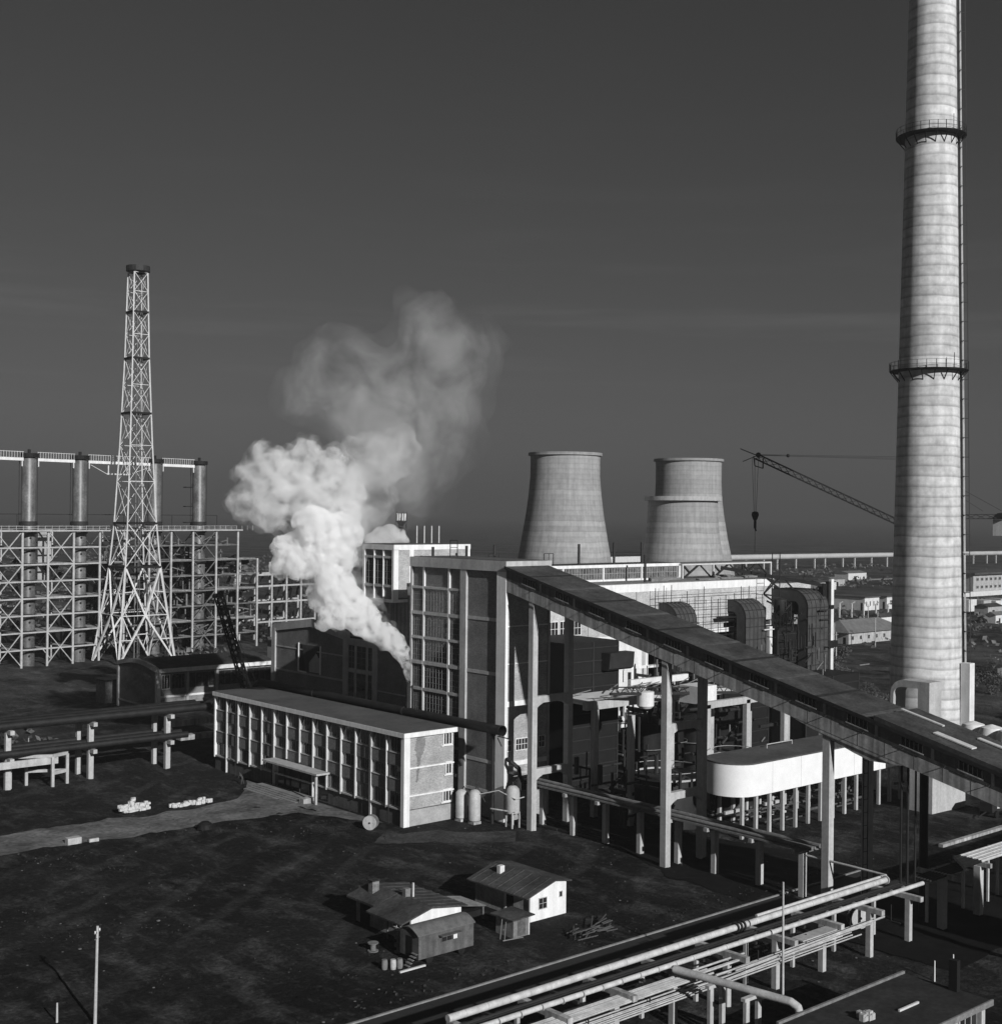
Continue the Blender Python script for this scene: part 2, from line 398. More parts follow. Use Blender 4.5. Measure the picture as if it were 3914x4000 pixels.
sheet('dirt_track', [(20, 161), (60, 159.5), (84, 158.8), (92, 160), (99.5, 170)], [(20, 152), (60, 150.5), (84, 150), (94, 147), (99.6, 136)], M_track, .07, 'pale dirt track running to the office entrance', 1.0, 1.2)
sheet('road', [(-40, 76.6), (128, 76.6)], [(-40, 83.9), (128, 83.9)], M_asph, .05, 'dark asphalt road beside the pipe rack', 2)
MB().box(-40, 128, 83.9, 84.12, -.1, .16).build('kerb', mat('kerb_stone', .2, .3, 1), kind='structure', label='pale kerb along the far edge of the road')
MB().box(145, 320, 83.6, 84.2, -.2, .35).build('kerb', M_concd, kind='structure', label='low concrete kerb beyond the conveyor')
M_shade = mat('ground_shade', .006, .5, .4, 1, spec=.1)  # near-black sheets put the shade under racks and legs into the ground colour
sheet('shaded_ground', [(106, 60), (160, 60)], [(106, 76.2), (160, 76.2)], M_shade, .10, 'ground painted black as shade beneath the pipe racks at the right', 1.5, 1.5)
sheet('shaded_ground', [(108.5, 85), (110, 97), (117, 113), (121, 124)], [(131, 85), (128, 100), (127, 113), (127, 124)], M_shade, .05, 'ground darkened as shade beneath the conveyor legs', 1.0, 1.5)
M_path = mat('dusty_path', .05, .6, .3, 1, spec=.1)
sheet('path', [(96.5, 131.6), (110.5, 122.6)], [(92, 128), (107, 119)], M_path, .06, 'pale trampled earth beside the storage tanks', .8, 1.5)

# ------------------------------------------------------------------ office building
M_finw = mat('fin_render', .6, .15, .8, streak=.25)
ob = thing('office_building', 'three storey brick office block with white fins between its windows and a dark flat roof', 'office building', (104, 157, 0))
X0, X1, Y0, Y1 = 100.25, 108.3, 132.54, 181.3
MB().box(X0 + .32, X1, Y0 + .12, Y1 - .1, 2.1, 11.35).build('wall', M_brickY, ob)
MB().box(X0 + .15, X1 - .1, Y0 + .1, Y1, -.4, 2.1).build('plinth', mat('plinth_render', .10, .3, .5, streak=.3), ob)
MB().box(X0 - .35, X1 + .35, Y0 - .28, Y1 + .3, 11.35, 11.95).build('fascia', M_white, ob)
roof = MB().box(X0 - .25, X1 + .25, Y0 - .18, Y1 + .2, 11.95, 12.02).build('roof', M_roof, ob)
MB().box(X0 - .08, X0 + .4, Y0 + .1, Y1, 2.0, 2.2).build('plinth_band', M_conc, ob)
bay = (Y1 - .3 - (Y0 + .55)) / 14
rw_ = random.Random(2); M_curt = mat('pane_with_curtain', .09, .5, .9, .3); M_curt2 = mat('dusty_pane', .045, .6, .7, .2)
fin = MB().box(X0 - .18, X0 + .34, Y1 - .3, Y1, 1.9, 11.35).build('fin', M_white, ob)
for i in range(14):
    ya = Y0 + .55 + bay * i
    if i > 0:
        zb = 1.9 if i not in (2, 6, 13, 9) else -.1
        if i in (7, 8): zb = 4.6
        MB().box(X0 - .16, X0 + .34, ya - .1, ya + .1, zb, 11.35).build('fin', M_finw, ob)
    for k, (z0, z1) in enumerate(((4.25, 5.85), (7.6, 9.15))):
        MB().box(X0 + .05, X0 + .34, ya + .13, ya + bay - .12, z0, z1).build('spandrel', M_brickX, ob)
        MB().box(X0 - .02, X0 + .34, ya + .13, ya + bay - .12, z1, z1 + .09).build('window_sill', M_conc, ob)
    for z0, z1 in ((2.25, 4.2), (5.96, 7.55), (9.26, 11.3)):
        if z0 == 2.25 and 5 <= i <= 8: continue
        window(ob, 'X', X0 + .3, ya + .16, z0, bay - .32, z1 - z0, rw_.choice((4, 5, 5, 6)), 1, fr=.1, dep=.1, fm=mat('painted_timber_frame', .3, .2, 1), gm=rw_.choice((M_glass, M_glass, M_glass, M_curt, M_curt2)))
# corner post and end wall
MB().box(X0 - .2, X0 + .75, Y0 - .12, Y0 + .55, -.3, 11.35).build('corner_post', M_white, ob)
MB().box(X0 + .75, X1, Y0 - .03, Y0 + .11, -.3, 2.0).build('end_plinth', mat('plinth_render_pale', .33, .2, .5), ob)
for z in (7.25, 3.72):
    MB().box(X0 + .75, X1, Y0 - .05, Y0 + .12, z, z + .2).build('band', M_white, ob)
for z, xa, nn in ((9.75, 106.45, 3), (5.9, 106.9, 2), (2.35, 106.45, 3)):
    window(ob, 'Y', Y0 + .1, xa, z, 107.95 - xa, 1.7, nn, 1, fr=.14, dep=.16, fm=M_white)
    MB().box(xa - .25, 108.05, Y0 - .08, Y0 + .1, z - .14, z).build('window_sill', M_white, ob)
# damp stain where rainwater runs down the end wall
import bmesh as _b
vs = []; fs = []
for i in range(60):
    z = 11.3 - i * .1; wdt = .55 + .35 * math.sin(i * .11 + .5) if i < 46 else .16
    cx = 103.0 - .012 * i
    l_ = cx - wdt * (1 + .5 * noise.noise((i * .33, 0, 1))) + .22 * noise.noise((i * .9, 4, 2)); r_ = cx + wdt * .8 * (1 + .5 * noise.noise((i * .3, 9, 1))) + .2 * noise.noise((i * .9, 7, 5))
    vs += [(l_, Y0 + .112, z), (r_, Y0 + .112, z)]
for i in range(59): fs.append((2 * i, 2 * i + 1, 2 * i + 3, 2 * i + 2))
MB().add(vs, fs).build('damp_stain', brick_mat('damp_brick', .17, .22, 'Y'), ob)
cn = MB().box(97.9, X0 - .19, 149.2, 163.3, 4.15, 4.4).build('canopy', M_conc, ob)
for y in (149.8,): MB().box(98.2, 98.5, y, y + .3, -.2, 4.15).build('canopy_post', M_conc, ob)
MB().box(X0 + .1, X0 + .33, 150.0, 162.8, 0.3, 4.1).build('entrance_glazing', M_glass, ob)
for y in (152.3, 154.5, 157, 159.5, 161): MB().box(X0 - .05, X0 + .1, y, y + .12, 0.3, 4.1).build('entrance_mullion', M_steel, ob)
for y in (135.5, 139.6, 164.0, 174.4):
    MB().tube((X0 - .32, y, -.2), (X0 - .32, y, 11.3), .07, 8).build('downpipe', M_pipe, ob)
# entrance steps
es = thing('entrance_steps', 'long low concrete steps in front of the office entrance canopy', 'steps', (98, 158, 0))
for i in range(5):
    MB().box(96.2 + i * .5, 96.65 + i * .5 + (1.2 if i == 4 else 0), 152.5, 165.5, -.3, .06 + .1 * i).build('step', mat('step_concrete', .22, .3, .7), es)
MB().box(97.2, 98.7, 151.2, 152.3, -.2, .8).build('cheek_wall', M_concd, es)

# ------------------------------------------------------------------ overhead duct with steam vent
du = thing('overhead_duct', 'thick black duct running level above the office roof with an open right end', 'duct', (110.3, 150, 0))
MB().tube((110.3, 125.3, 12.2), (110.3, 184.6, 12.2), .64, 24, cap=False).tube((110.3, 125.4, 12.2), (110.3, 184.6, 12.2), .57, 24, cap=False).build('pipe', M_pipe, du, smooth=True)
MB().lathe(110.3, 0, [(0, 0)], 3) if False else None
MB().tube((110.3, 125.22, 12.2), (110.3, 125.5, 12.2), .7, 24, cap=False).build('flange', M_steel, du)
MB().pipe([(110.3, 184.6, 12.2), (110.3, 186.2, 11.6), (110.3, 186.6, 9), (110.3, 186.6, -.3)], .64, 16).build('elbow', M_pipe, du, smooth=True)
for y in (145.9, 168.6): MB().tube((110.3, y, 12.2), (110.3, y + .3, 12.2), .7, 24).build('joint_ring', M_steel, du)
for y in (127, 138, 149, 160, 171, 182):
    MB().box(109.9, 110.7, y, y + .3, 11.3, 11.6).box(110.15, 110.45, y, y + .3, -.3, 11.3).build('support_post', M_steel, du)
MB().tube((110.3, 145.3, 12.6), (110.3, 145.3, 16.2), .3, 14).tube((110.3, 145.3, 16.2), (110.3, 145.3, 16.45), .42, 14).tube((110.85, 145.0, 12.6), (110.85, 145.0, 15.9), .12, 8).box(109.9, 110.9, 145.0, 145.2, 15.6, 15.75).build('vent_stub', M_pipe, du)
MB().bar((110.3, 126.2, 11.4), (110.3, 123.7, 11.35), .12).bar((110.3, 126.2, 11.2), (110.3, 125.4, 10.2), .1).build('end_bracket', M_steel, du)

# ------------------------------------------------------------------ transfer tower
tt = thing('transfer_tower', 'tall brick transfer tower with gridded windows and a bright white corner pilaster', 'tower', (115.9, 137, 0))
TX, TXr, TY, TYr = 111.9, 119.9, 126.69, 147.1
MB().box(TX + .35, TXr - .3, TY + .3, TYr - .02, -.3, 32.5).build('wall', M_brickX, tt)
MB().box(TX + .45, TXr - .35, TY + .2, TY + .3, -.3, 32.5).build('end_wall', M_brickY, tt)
MB().box(TX - .05, TXr + .05, TY - .05, TYr + .1, 32.45, 33.8).build('parapet', M_conc, tt)
MB().box(TX + .3, TXr - .3, TY + .3, TYr - .3, 33.8, 33.86).build('roof', M_roof, tt)
MB().box(TX, TX + .45, TY, 128.5, -.3, 32.45).build('corner_pilaster', M_white, tt)
MB().box(TX + .02, TX + .36, 134.8, 136.05, -.3, 32.45).build('pilaster', M_conc, tt)
MB().box(TX + .06, TX + .36, TYr - .3, TYr + .05, -.3, 32.45).build('pilaster', M_conc, tt)
MB().box(TXr - .32, TXr, TY + .02, TY + .6, -.3, 32.45).build('pilaster', M_conc, tt)
for y in (144.2, 138.65): MB().box(TX + .12, TX + .36, y - .17, y + .17, 1, 32.45).build('mullion', M_white, tt)
zb = (29.43, 25.8, 22.41, 18.84, 15.19, 11.6, 8.0, 4.3)
zt = (29.75, 26.22, 22.73, 19.3, 15.56, 11.95, 8.35, 4.65)
for a, c_ in zip(zb, zt):
    for y0, y1 in ((136.05, 138.48), (138.82, 144.03), (144.37, TYr - .3)):
        MB().box(TX + .1, TX + .36, y0, y1, a, c_).build('band', M_conc, tt)
tops = zb; bots = zt[1:]
fgl = mat('steel_glazing_bar', .22, .2, 1)
for zt_, zb_ in zip(zb[:-1], zt[1:]):
    for y0, y1, nn in ((136.1, 138.46, 5), (138.84, 144.01, 8), (144.4, TYr - .32, 5)):
        window(tt, 'X', TX + .34, y0, zb_ + .03, y1 - y0, zt_ - zb_ - .06, nn, 4, fr=.075, dep=.1, fm=fgl, gm=rw_.choice((M_glass, M_glass, mat('sooty_pane', .045, .7, .8, .25))))
for a, c_ in ((25.83, 26.28), (18.72, 19.17), (7.06, 7.51), (3.1, 3.52)):
    MB().box(TX + .28, TX + .36, 128.5, 134.8, a, c_).build('band', M_conc, tt)
for z in (25.25, 20.35): MB().box(TX + .5, TXr - .32, TY + .15, TY + .2, z, z + .14).build('string_course', M_white, tt)
for z0, z1 in ((14.85, 15.55), (7.1, 7.7)): MB().box(TX + .5, TXr - .32, TY + .1, TY + .2, z0, z1).build('beam', M_white, tt)
window(tt, 'Y', TY + .2, 113.95, 9.0, 3.2, 1.6, 6, 2, fr=.09, dep=.1, fm=M_white)
window(tt, 'Y', TY + .2, 112.5, 9.0, .8, 1.6, 2, 2, fr=.09, dep=.1, fm=M_white)
window(tt, 'Y', TY + .2, 118, 9.0, 1.2, 1.6, 2, 2, fr=.09, dep=.1, fm=M_white)
MB().box(TX + .9, 115, TY - .9, TY + .2, 6.2, 6.5).build('canopy', M_conc, tt)
MB().bar((115.2, 140.7, 33.8), (115.2, 140.7, 36.2), .09).bar((115.2, 142.3, 33.8), (115.2, 142.3, 36.2), .09).bar((115.2, 140.7, 36.2), (115.2, 142.3, 36.2), .09).bar((115.2, 140.7, 35.2), (115.2, 142.3, 35.2), .07).build('ladder_head', M_steel, tt)

# ------------------------------------------------------------------ conveyor gallery
cg = thing('conveyor_gallery', 'long inclined concrete conveyor gallery on tall twin legs descending from the tower', 'conveyor', (115.5, 100, 0))
ZS = .2375
def cz(y): return 29.9 - ZS * (126.6 - y)      # underside of the near wall
CX0, CX1 = 111.95, 119.1
ya, yb = TY + .05, 30.0
def slab(x0, x1, za, zb_, y0=ya, y1=yb):
    m_ = MB(); pts = [(y0, cz(y0) + za), (y0, cz(y0) + zb_), (y1, cz(y1) + zb_), (y1, cz(y1) + za)]
    return m_.prism(pts, 'X', x0, x1)
slab(CX0, CX0 + .25, 0, 1.75).build('side_beam', M_concd, cg)
slab(CX1 - .25, CX1, 0, 1.75).build('side_beam', M_concd, cg)
slab(CX0 + .25, CX1 - .25, .2, .5).build('floor', M_concd, cg)
slab(CX0 + .06, CX0 + .25, 1.75, 2.95).build('upper_wall', mat('gallery_infill', .16, .25, .5, streak=.3), cg)
slab(CX1 - .25, CX1 - .06, 1.75, 2.95).build('upper_wall', mat('gallery_infill', .16), cg)
slab(CX0 - .3, CX1 + .3, 2.95, 3.25).build('roof', M_roofd, cg)
slab(CX0 - .36, CX0 - .3, 2.9, 3.28).build('roof_edge', M_steel, cg)
y = 123.5; k = 0
while y > 34:
    m_ = MB(); L = 2.3
    m_.prism([(y, cz(y) + 1.95), (y, cz(y) + 2.7), (y - L, cz(y - L) + 2.7), (y - L, cz(y - L) + 1.95)], 'X', CX0 - .01, CX0 + .05)
    wn = m_.build('window', M_glass, cg)
    fm = MB()
    for i in range(6):
        yy = y - L * i / 5; fm.bar((CX0 - .02, yy, cz(yy) + 1.95), (CX0 - .02, yy, cz(yy) + 2.7), .06)
    fm.bar((CX0 - .06, y + .15, cz(y + .15) + 1.88), (CX0 - .06, y - L - .15, cz(y - L - .15) + 1.88), .16, .1)
    fm.build('frame', M_concd, wn)
    y -= 6.05; k += 1
y = 120.3
while y > 34:
    MB().prism([(y, cz(y) + 1.75), (y, cz(y) + 2.93), (y - .3, cz(y - .3) + 2.93), (y - .3, cz(y - .3) + 1.75)], 'X', CX0 - .08, CX0 + .06).build('rib', M_concd, cg)
    y -= 6.05
rj = random.Random(5)
for k_ in range(22):
    yy = 125.5 - k_ * 3.03 * 1.0 - rj.uniform(0, .3)
    MB().prism([(yy, cz(yy) + .03), (yy, cz(yy) + 1.7), (yy - .06, cz(yy - .06) + 1.7), (yy - .06, cz(yy - .06) + .03)], 'X', CX0 - .012, CX0).build('panel_joint', M_wood, cg)
for k_ in range(16):
    yy = 122 - k_ * 5.4
    MB().prism([(yy, cz(yy) + 3.25), (yy, cz(yy) + 3.29), (yy - .5, cz(yy - .5) + 3.29), (yy - .5, cz(yy - .5) + 3.25)], 'X', CX0 - .28, CX1 + .28).build('felt_lap', M_roof if k_ % 2 else M_steel, cg) if yy > 72 else None
m_ = MB()
for k_ in range(18):
    yy = 121.5 - k_ * 4.4; m_.bar((CX0 - .5, yy, cz(yy) + 1.6), (CX0 - .5, yy - 4.4, cz(yy - 4.4) + 1.6), .07)
    m_.bar((CX0 - .5, yy, cz(yy) + 1.6), (CX0, yy, cz(yy) + 1.7), .06)
m_.build('cable_run', M_steel, cg)
# drooping haunch at the movement joint
for y0 in (73.0, 97.5):
    pass
MB().prism([(82, cz(82) - .02), (74.5, cz(74.5) - .9), (72.5, cz(72.5) - 1.0), (68.5, cz(68.5) + .02)], 'X', CX0 + .02, CX0 + .4).build('joint_haunch', M_concd, cg)
MB().prism([(71.9, cz(71.9) + 3.25), (71.9, cz(71.9) + 3.75), (30, cz(30) + 3.5), (30, cz(30) + 3.25)], 'X', CX0 - .35, CX1 + .3).build('roof_step', M_roofd, cg)
def leg(y, x, wx, wy, zt_, braces=()):
    m_ = MB().box(x, x + wx, y, y + wy, -.5, zt_); return m_.build('leg', M_conc, cg)
def xbeam(y, z):
    m_ = MB()
    x0_, x1_ = 112.8, (118.35 if y > 90 else 119.15)
    m_.prism([(x0_, z - 1.5), (x0_, z), (x1_, z), (x1_, z - 1.5), (x1_ - .5, z - 1.15), (x1_ - 1.2, z - .85), (x0_ + 1.2, z - .85), (x0_ + .5, z - 1.15)], 'Y', y + .05, y + .75)
    return m_.build('crossbeam', M_conc, cg)
for y, zz in ((121.5, (16.8, 7.6)), (99.0, (16.2, 8.3)), (77.2, ())):
    for x in (112.0, 118.3 if y > 90 else 119.1): leg(y, x, .85, .85, cz(y) + .25)
    for z in zz: xbeam(y, z)
for y in (55.5, 38.0):
    for x in (112.0, 118.3): leg(y, x, .85, .85, cz(y) + .25)
# ladder cage on the inner leg above the pipe rack
m_ = MB()
for z in range(1, 12): m_.bar((117.2, 76.6, z * 1.35), (118.0, 76.6, z * 1.35), .05)
for x in (117.2, 118.0): m_.bar((x, 76.6, 0), (x, 76.6, 15.5), .07)
m_.build('access_ladder', M_steel, cg)
for i, (y0, y1, x0, x1) in enumerate(((72.0, 67.4, 116.6, 117.0), (66.5, 62.5, 113.3, 114.2), (64, 61.2, 117.0, 117.6))):
    m_ = MB(); m_.prism([(y0, cz(y0) + 3.78), (y0, cz(y0) + 3.9), (y1, cz(y1) + 3.9), (y1, cz(y1) + 3.78)], 'X', x0, x1)
    o = m_.build('roofing_sheet', M_pale); tag(o, ('long narrow pale sheet lying on the conveyor roof near the chimney', 'broad pale sheet lying on the conveyor roof edge', 'short pale sheet lying on the conveyor roof nearest its far edge')[i], 'sheet', 'loose sheets on the conveyor roof')

# ------------------------------------------------------------------ bunker house above the tower roof
bh = thing('bunker_house', 'high brick bunker room with white frame and three tall windows behind the transfer tower', 'building', (126.5, 165, 0))
BX, BXr, BY, BYr = 118.9, 134.0, 160.5, 168.7
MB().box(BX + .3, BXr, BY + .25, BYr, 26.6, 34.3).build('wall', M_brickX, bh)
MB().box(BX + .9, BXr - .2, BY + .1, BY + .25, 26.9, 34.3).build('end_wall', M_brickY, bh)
MB().box(BX, BXr + .1, BY, BYr + .2, 34.25, 35.05).build('parapet', M_white, bh)
MB().box(BX, BXr, BY, BYr, 26.2, 26.65).build('floor_slab', M_white, bh)
MB().box(BX, BX + .9, BY, BY + .5, 26.6, 34.3).build('corner_post', M_white, bh)
MB().box(BX, BX + .4, BYr - .45, BYr, 26.6, 34.3).build('corner_post', M_white, bh)
MB().box(121.9, 122.7, BY - .02, BY + .3, 26.6, 34.3).box(133.2, 134, BY - .02, BY + .3, 26.6, 34.3).split('wall_frame', M_white, bh)
MB().box(BX + .08, BX + .35, BY + .5, BYr - .45, 32.95, 33.3).box(BX + .08, BX + .35, BY + .5, BYr - .45, 28.5, 28.85).split('band', M_conc, bh)
for i, y in enumerate((161.05, 163.45, 165.85)):
    window(bh, 'X', BX + .3, y, 28.87, 2.25, 4.05, 3, 4, fr=.08, dep=.12, fm=fgl)
for y in (163.35, 165.75): MB().box(BX + .04, BX + .34, y - .06, y + .12, 26.65, 34.25).build('mullion', M_white, bh)
MB().box(122.8, 133, 162, 168.5, 0, 26.2).build('shaft_wall', M_concd, bh)
MB().box(118.95, 134.0, 160.5, 168.8, 35.05, 35.12).build('roof', M_roof, bh)
for i in range(4):
    o = MB().tube((127.5 + i * 1.5, 166, 35.1), (127.5 + i * 1.5, 166, 37.9), .09, 8).build('anchor_rod', M_pale)
    tag(o, 'pale upright rod on the bunker house roof beside the steam puff', 'rod', 'row of four rods on the bunker house roof')

# floodlight mast behind
fm_ = thing('floodlight_mast', 'dark steel mast with railed lamp basket rising from behind the bunker house', 'mast', (138.3, 184.6, 0))
mx, my = 138.3, 184.6
MB().tube((mx, my, 0), (mx, my, 37.5), .5, 10, .35).build('mast', M_black, fm_)
MB().lathe(mx, my, [(.3, 37.6), (.8, 38.3), (1.0, 38.4), (1.0, 38.6), (.3, 38.6)], 14).build('platform', M_black, fm_)
m_ = MB()
for i in range(10):
    t = i * .628; m_.tube((mx + .75 * math.cos(t), my + .75 * math.sin(t), 38.6), (mx + .75 * math.cos(t), my + .75 * math.sin(t), 39.9), .11, 6)
m_.build('lamp', M_white, fm_)
m_ = MB().lathe(mx, my, [(.95, 39.9), (1.0, 39.9), (1.0, 40.0), (.95, 40.0)], 14)
for i in range(5):
    t = i * 1.256; m_.bar((mx + 1.1 * math.cos(t), my + 1.1 * math.sin(t), 37.2), (mx + 1.0 * math.cos(t + .5), my + 1.0 * math.sin(t + .5), 40.2), .08)
m_.build('railing', M_black, fm_)

# ------------------------------------------------------------------ boiler house
bo = thing('boiler_house', 'large boiler house with glazed roof lantern, pale parapet and unfinished brick front', 'power station', (157, 165, 0))
FY = 147.0; FX0, FX1 = 121.5, 195.2
MB().box(FX0, FX1, FY - .1, 160.4, 27.3, 28.6).build('parapet', M_white, bo)
MB().box(FX0 + .3, FX1 - .3, FY + .4, 160.2, 28.6, 28.66).build('roof', mat('boiler_house_roof', .20, .4, .3), bo)
MB().box(FX0, 181, FY, FY + .4, 20.2, 27.3).box(181, FX1, FY, FY + .4, 21.2, 27.3).build('upper_wall', brick_mat('rough_brick_facing_y', .40, .5, 'Y'), bo)
MB().box(FX0, 122.5, FY, FY + .4, 12, 20.2).box(136, 142.5, FY, FY + .4, 13, 20.2).box(152, 161.5, FY, FY + .4, 4.6, 20.2).split('lower_wall', M_paper, bo)
MB().box(FX0, FX1, FY - .08, FY, 19.6, 20.3).box(150, 164, FY - .08, FY, 14.6, 15.1).split('lintel', M_white, bo)
m_ = MB()
for x in (120.3, 128, 136, 144, 152, 160, 168, 176, 184, 194.4): m_.box(x, x + .8, FY - .05, FY + .7, -.3, 20)
m_.split('column', M_conc, bo)
MB().box(FX0 + .5, FX1 - .5, 151, 160.2, -.3, 27.2).build('inner_wall', M_black, bo)  # black fill painted for the dark interior behind the open front
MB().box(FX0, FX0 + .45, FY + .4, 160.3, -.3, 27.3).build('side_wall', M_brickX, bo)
MB().box(FX1 - .4, FX1, FY + .4, 160.3, -.3, 27.3).build('gable_wall', M_concd, bo)
MB().box(158.4, 159.2, FY - .15, FY, 20.3, 27.3).box(147.3, 148.1, FY - .12, FY, 20.3, 27.3).split('pilaster', M_conc, bo)
for i, x in enumerate((138.5, 141, 143.5, 176.0, 190)):
    window(bo, 'Y', FY - .02, x, 20.9 if i < 3 else 18.6, 2.2, 2.4 if i < 3 else 1.4, 3, 2, fr=.1, dep=.1, fm=M_white)
# lantern (bunker gallery) on the roof
la = MB().box(122.6, 178.2, 155, 160.4, 31.25, 31.55).build('lantern_roof', M_roofd, bo)
MB().box(178.2, 205, 155, 160.4, 31.2, 31.35).build('open_roof_deck', M_wood, bo)
MB().box(120.6, 178.2, 154.7, 155, 31.0, 31.5).box(120.6, 178.2, 154.9, 155.1, 28.6, 28.95).split('lantern_band', M_white, bo)
for i in range(6):
    x0 = 120.9 + i * 9.5
    window(bo, 'Y', 155.02, x0, 28.95, 9.2, 2.05, 14, 2, fr=.12, dep=.1, fm=mat('old_putty_frame', .3, .3, 2), gm=mat('cloudy_glass', .10, .8, .8, .25))
    MB().box(x0 - .3, x0, 154.75, 155.05, 28.6, 31.3).build('lantern_post', M_white, bo)
MB().box(177.9, 178.3, 154.7, 155.1, 28.6, 31.4).build('lantern_post', M_white, bo)
m_ = MB()
for i in range(3):
    x0 = 179.3 + i * 8.5
    m_.bar((x0, 155, 28.6), (x0, 155, 31.2), .3)
    m_.bar((x0 + .3, 155.3, 31.1), (x0 + 2.2, 155.3, 29.6), .3).bar((x0 + 4.8, 155.3, 31.1), (x0 + .6, 155.3, 28.7), .3)
    m_.bar((x0 + 4.9, 155.3, 31.1), (x0 + 8.2, 155.3, 28.7), .22)
m_.bar((178.6, 155, 31.1), (205, 155, 31.1), .22).bar((178.6, 155.2, 28.7), (196, 155.2, 28.7), .2)
m_.build('open_truss', M_steel, bo)
m_ = MB()
for x in (178.9, 187.5, 204.6): m_.bar((x, 154.8, 28.6), (x, 154.8, 31.2), .3)
m_.bar((178.7, 154.8, 31.15), (204.8, 154.8, 31.15), .25)
m_.build('truss_frame', M_pale, bo)
for x, y, h_ in ((123.7, 157, 3.3), (130.8, 157.5, 3.4), (136.6, 157.5, 3.5), (155, 157, 3.5), (163, 156.5, 3.7), (170, 156.5, 3.7)):
    MB().tube((x, y, 31.5), (x, y, 31.5 + h_), .22, 8).build('vent_pipe', M_steel, bo)
for x in (139.8, 163.6):
    MB().tube((x, 149.8 + (0 if x > 150 else .7), 28.6), (x, 149.8 + (0 if x > 150 else .7), 33.3 if x > 150 else 32), .22, 8).build('vent_pipe', M_steel, bo)
for x in (134.5, 146.5):
    MB().bar((x, 156.5, 31.5), (x, 156.5, 33.5), .1).bar((x + 2.1, 156.5, 31.5), (x + 2.1, 156.5, 33.5), .1).bar((x, 156.5, 33.5), (x + 2.1, 156.5, 33.5), .1).bar((x + 1.05, 156.5, 31.5), (x + 1.05, 156.5, 33.5), .07).build('ladder_head', M_steel, bo)
# building materials lying on the roof
rr = random.Random(3)
for i, (x, y, L, t) in enumerate(((166, 150.5, 4.2, .5), (172, 152.3, 3.0, .4), (184, 150, 6, .22), (186.5, 153.5, 4.5, .4), (177, 149.2, 5, .2), (192, 151, 3, .3))):
    m_ = MB()
    for j in range(4): m_.box(x + j * .2, x + L + rr.random(), y + j * .35, y + j * .35 + .28, 28.66, 28.66 + t * (1 + .3 * (j % 2)))
    o = m_.build('plank_pile', M_wood)
    tag(o, ('long low pile of planks nearest the roof lantern pipe', 'short pile of planks close against the lantern glazing', 'thin long planks near the front of the boiler roof', 'pile of boards under the open roof truss', 'thin board stack lying midway along the boiler parapet', 'small board stack at the right end of the boiler roof')[i], 'plank pile', 'planks lying on the boiler house roof')
# bricks course beyond the parapet, unfinished right end
MB().box(195.2, 207.5, 147.6, 148.1, 16, 27.6).build('unfinished_wall', brick_mat('rough_brick_facing_y', .4, .5, 'Y'), bo)

# roof truss crane girder sloping across the right end
tg = thing('sloping_truss', 'black steel truss sloping down over the right end of the boiler house', 'truss', (200, 143, 20))
A = Vector((186.5, 152.2, 30.6)); B = Vector((200.3, 140, 27.6))
m_ = MB().bar(A, B, .7, .6)
A2 = Vector((194, 144.5, 25.2)); B2 = Vector((199.8, 140, 24.9))
m_.bar(Vector((193.0, 145.5, 25.2)), B2, .25)
pts = [(.42, 0), (.56, 1), (.66, 0), (.86, 1), (1, 0)]
base0, base1 = Vector((191.0, 147.2, 25.4)), Vector((199.8, 140, 24.8))
top = [A.lerp(B, t) for t in (.35, .62, .62, .97)]
m_.bar(A.lerp(B, .58), A.lerp(B, .42) + Vector((0, 0, -3.5)), .28).bar(A.lerp(B, .62), A.lerp(B, .82) + Vector((0, 0, -3.4)), .28).bar(A.lerp(B, .98), A.lerp(B, .84) + Vector((0, 0, -3.3)), .28)
m_.bar(A.lerp(B, .42) + Vector((0, 0, -3.5)), A.lerp(B, .84) + Vector((0, 0, -3.35)), .25)
m_.build('truss', M_black, tg)
MB().box(200, 201.2, 139.6, 140.6, 10, 27.9).build('post', M_black, tg)

# scaffold over the upper wall
sf = thing('wall_scaffold', 'thin pole scaffold standing against the boiler house brick front above the conveyor', 'scaffold', (175, 145, 0))
m_ = MB()
rr = random.Random(5)
for i in range(15):
    x = 161.5 + i * 2.05
    m_.bar((x + rr.uniform(-.2, .2), 145.6, 6), (x + rr.uniform(-.2, .2), 145.6, rr.uniform(25.6, 28.5)), .09)
for j in range(12):
    z = 13 + j * 1.25
    m_.bar((161.5, 145.6, z + rr.uniform(-.2, .2)), (190.5, 145.6, z + rr.uniform(-.2, .2)), .07)
m_.build('poles', M_steel, sf)
MB().box(161.2, 172, 144.9, 146.2, 21.6, 21.8).build('deck', M_black, sf)
MB().box(178, 186, 144.9, 146.2, 22.2, 22.4).build('deck', M_black, sf)
for i in range(5):
    x = 163 + i * 4.4; z = 16.6 - .6 * i
    MB().bar((x, 144.6, z), (x + 3.4, 144.6, z + .1), .12).build('ledger', M_pale, sf)

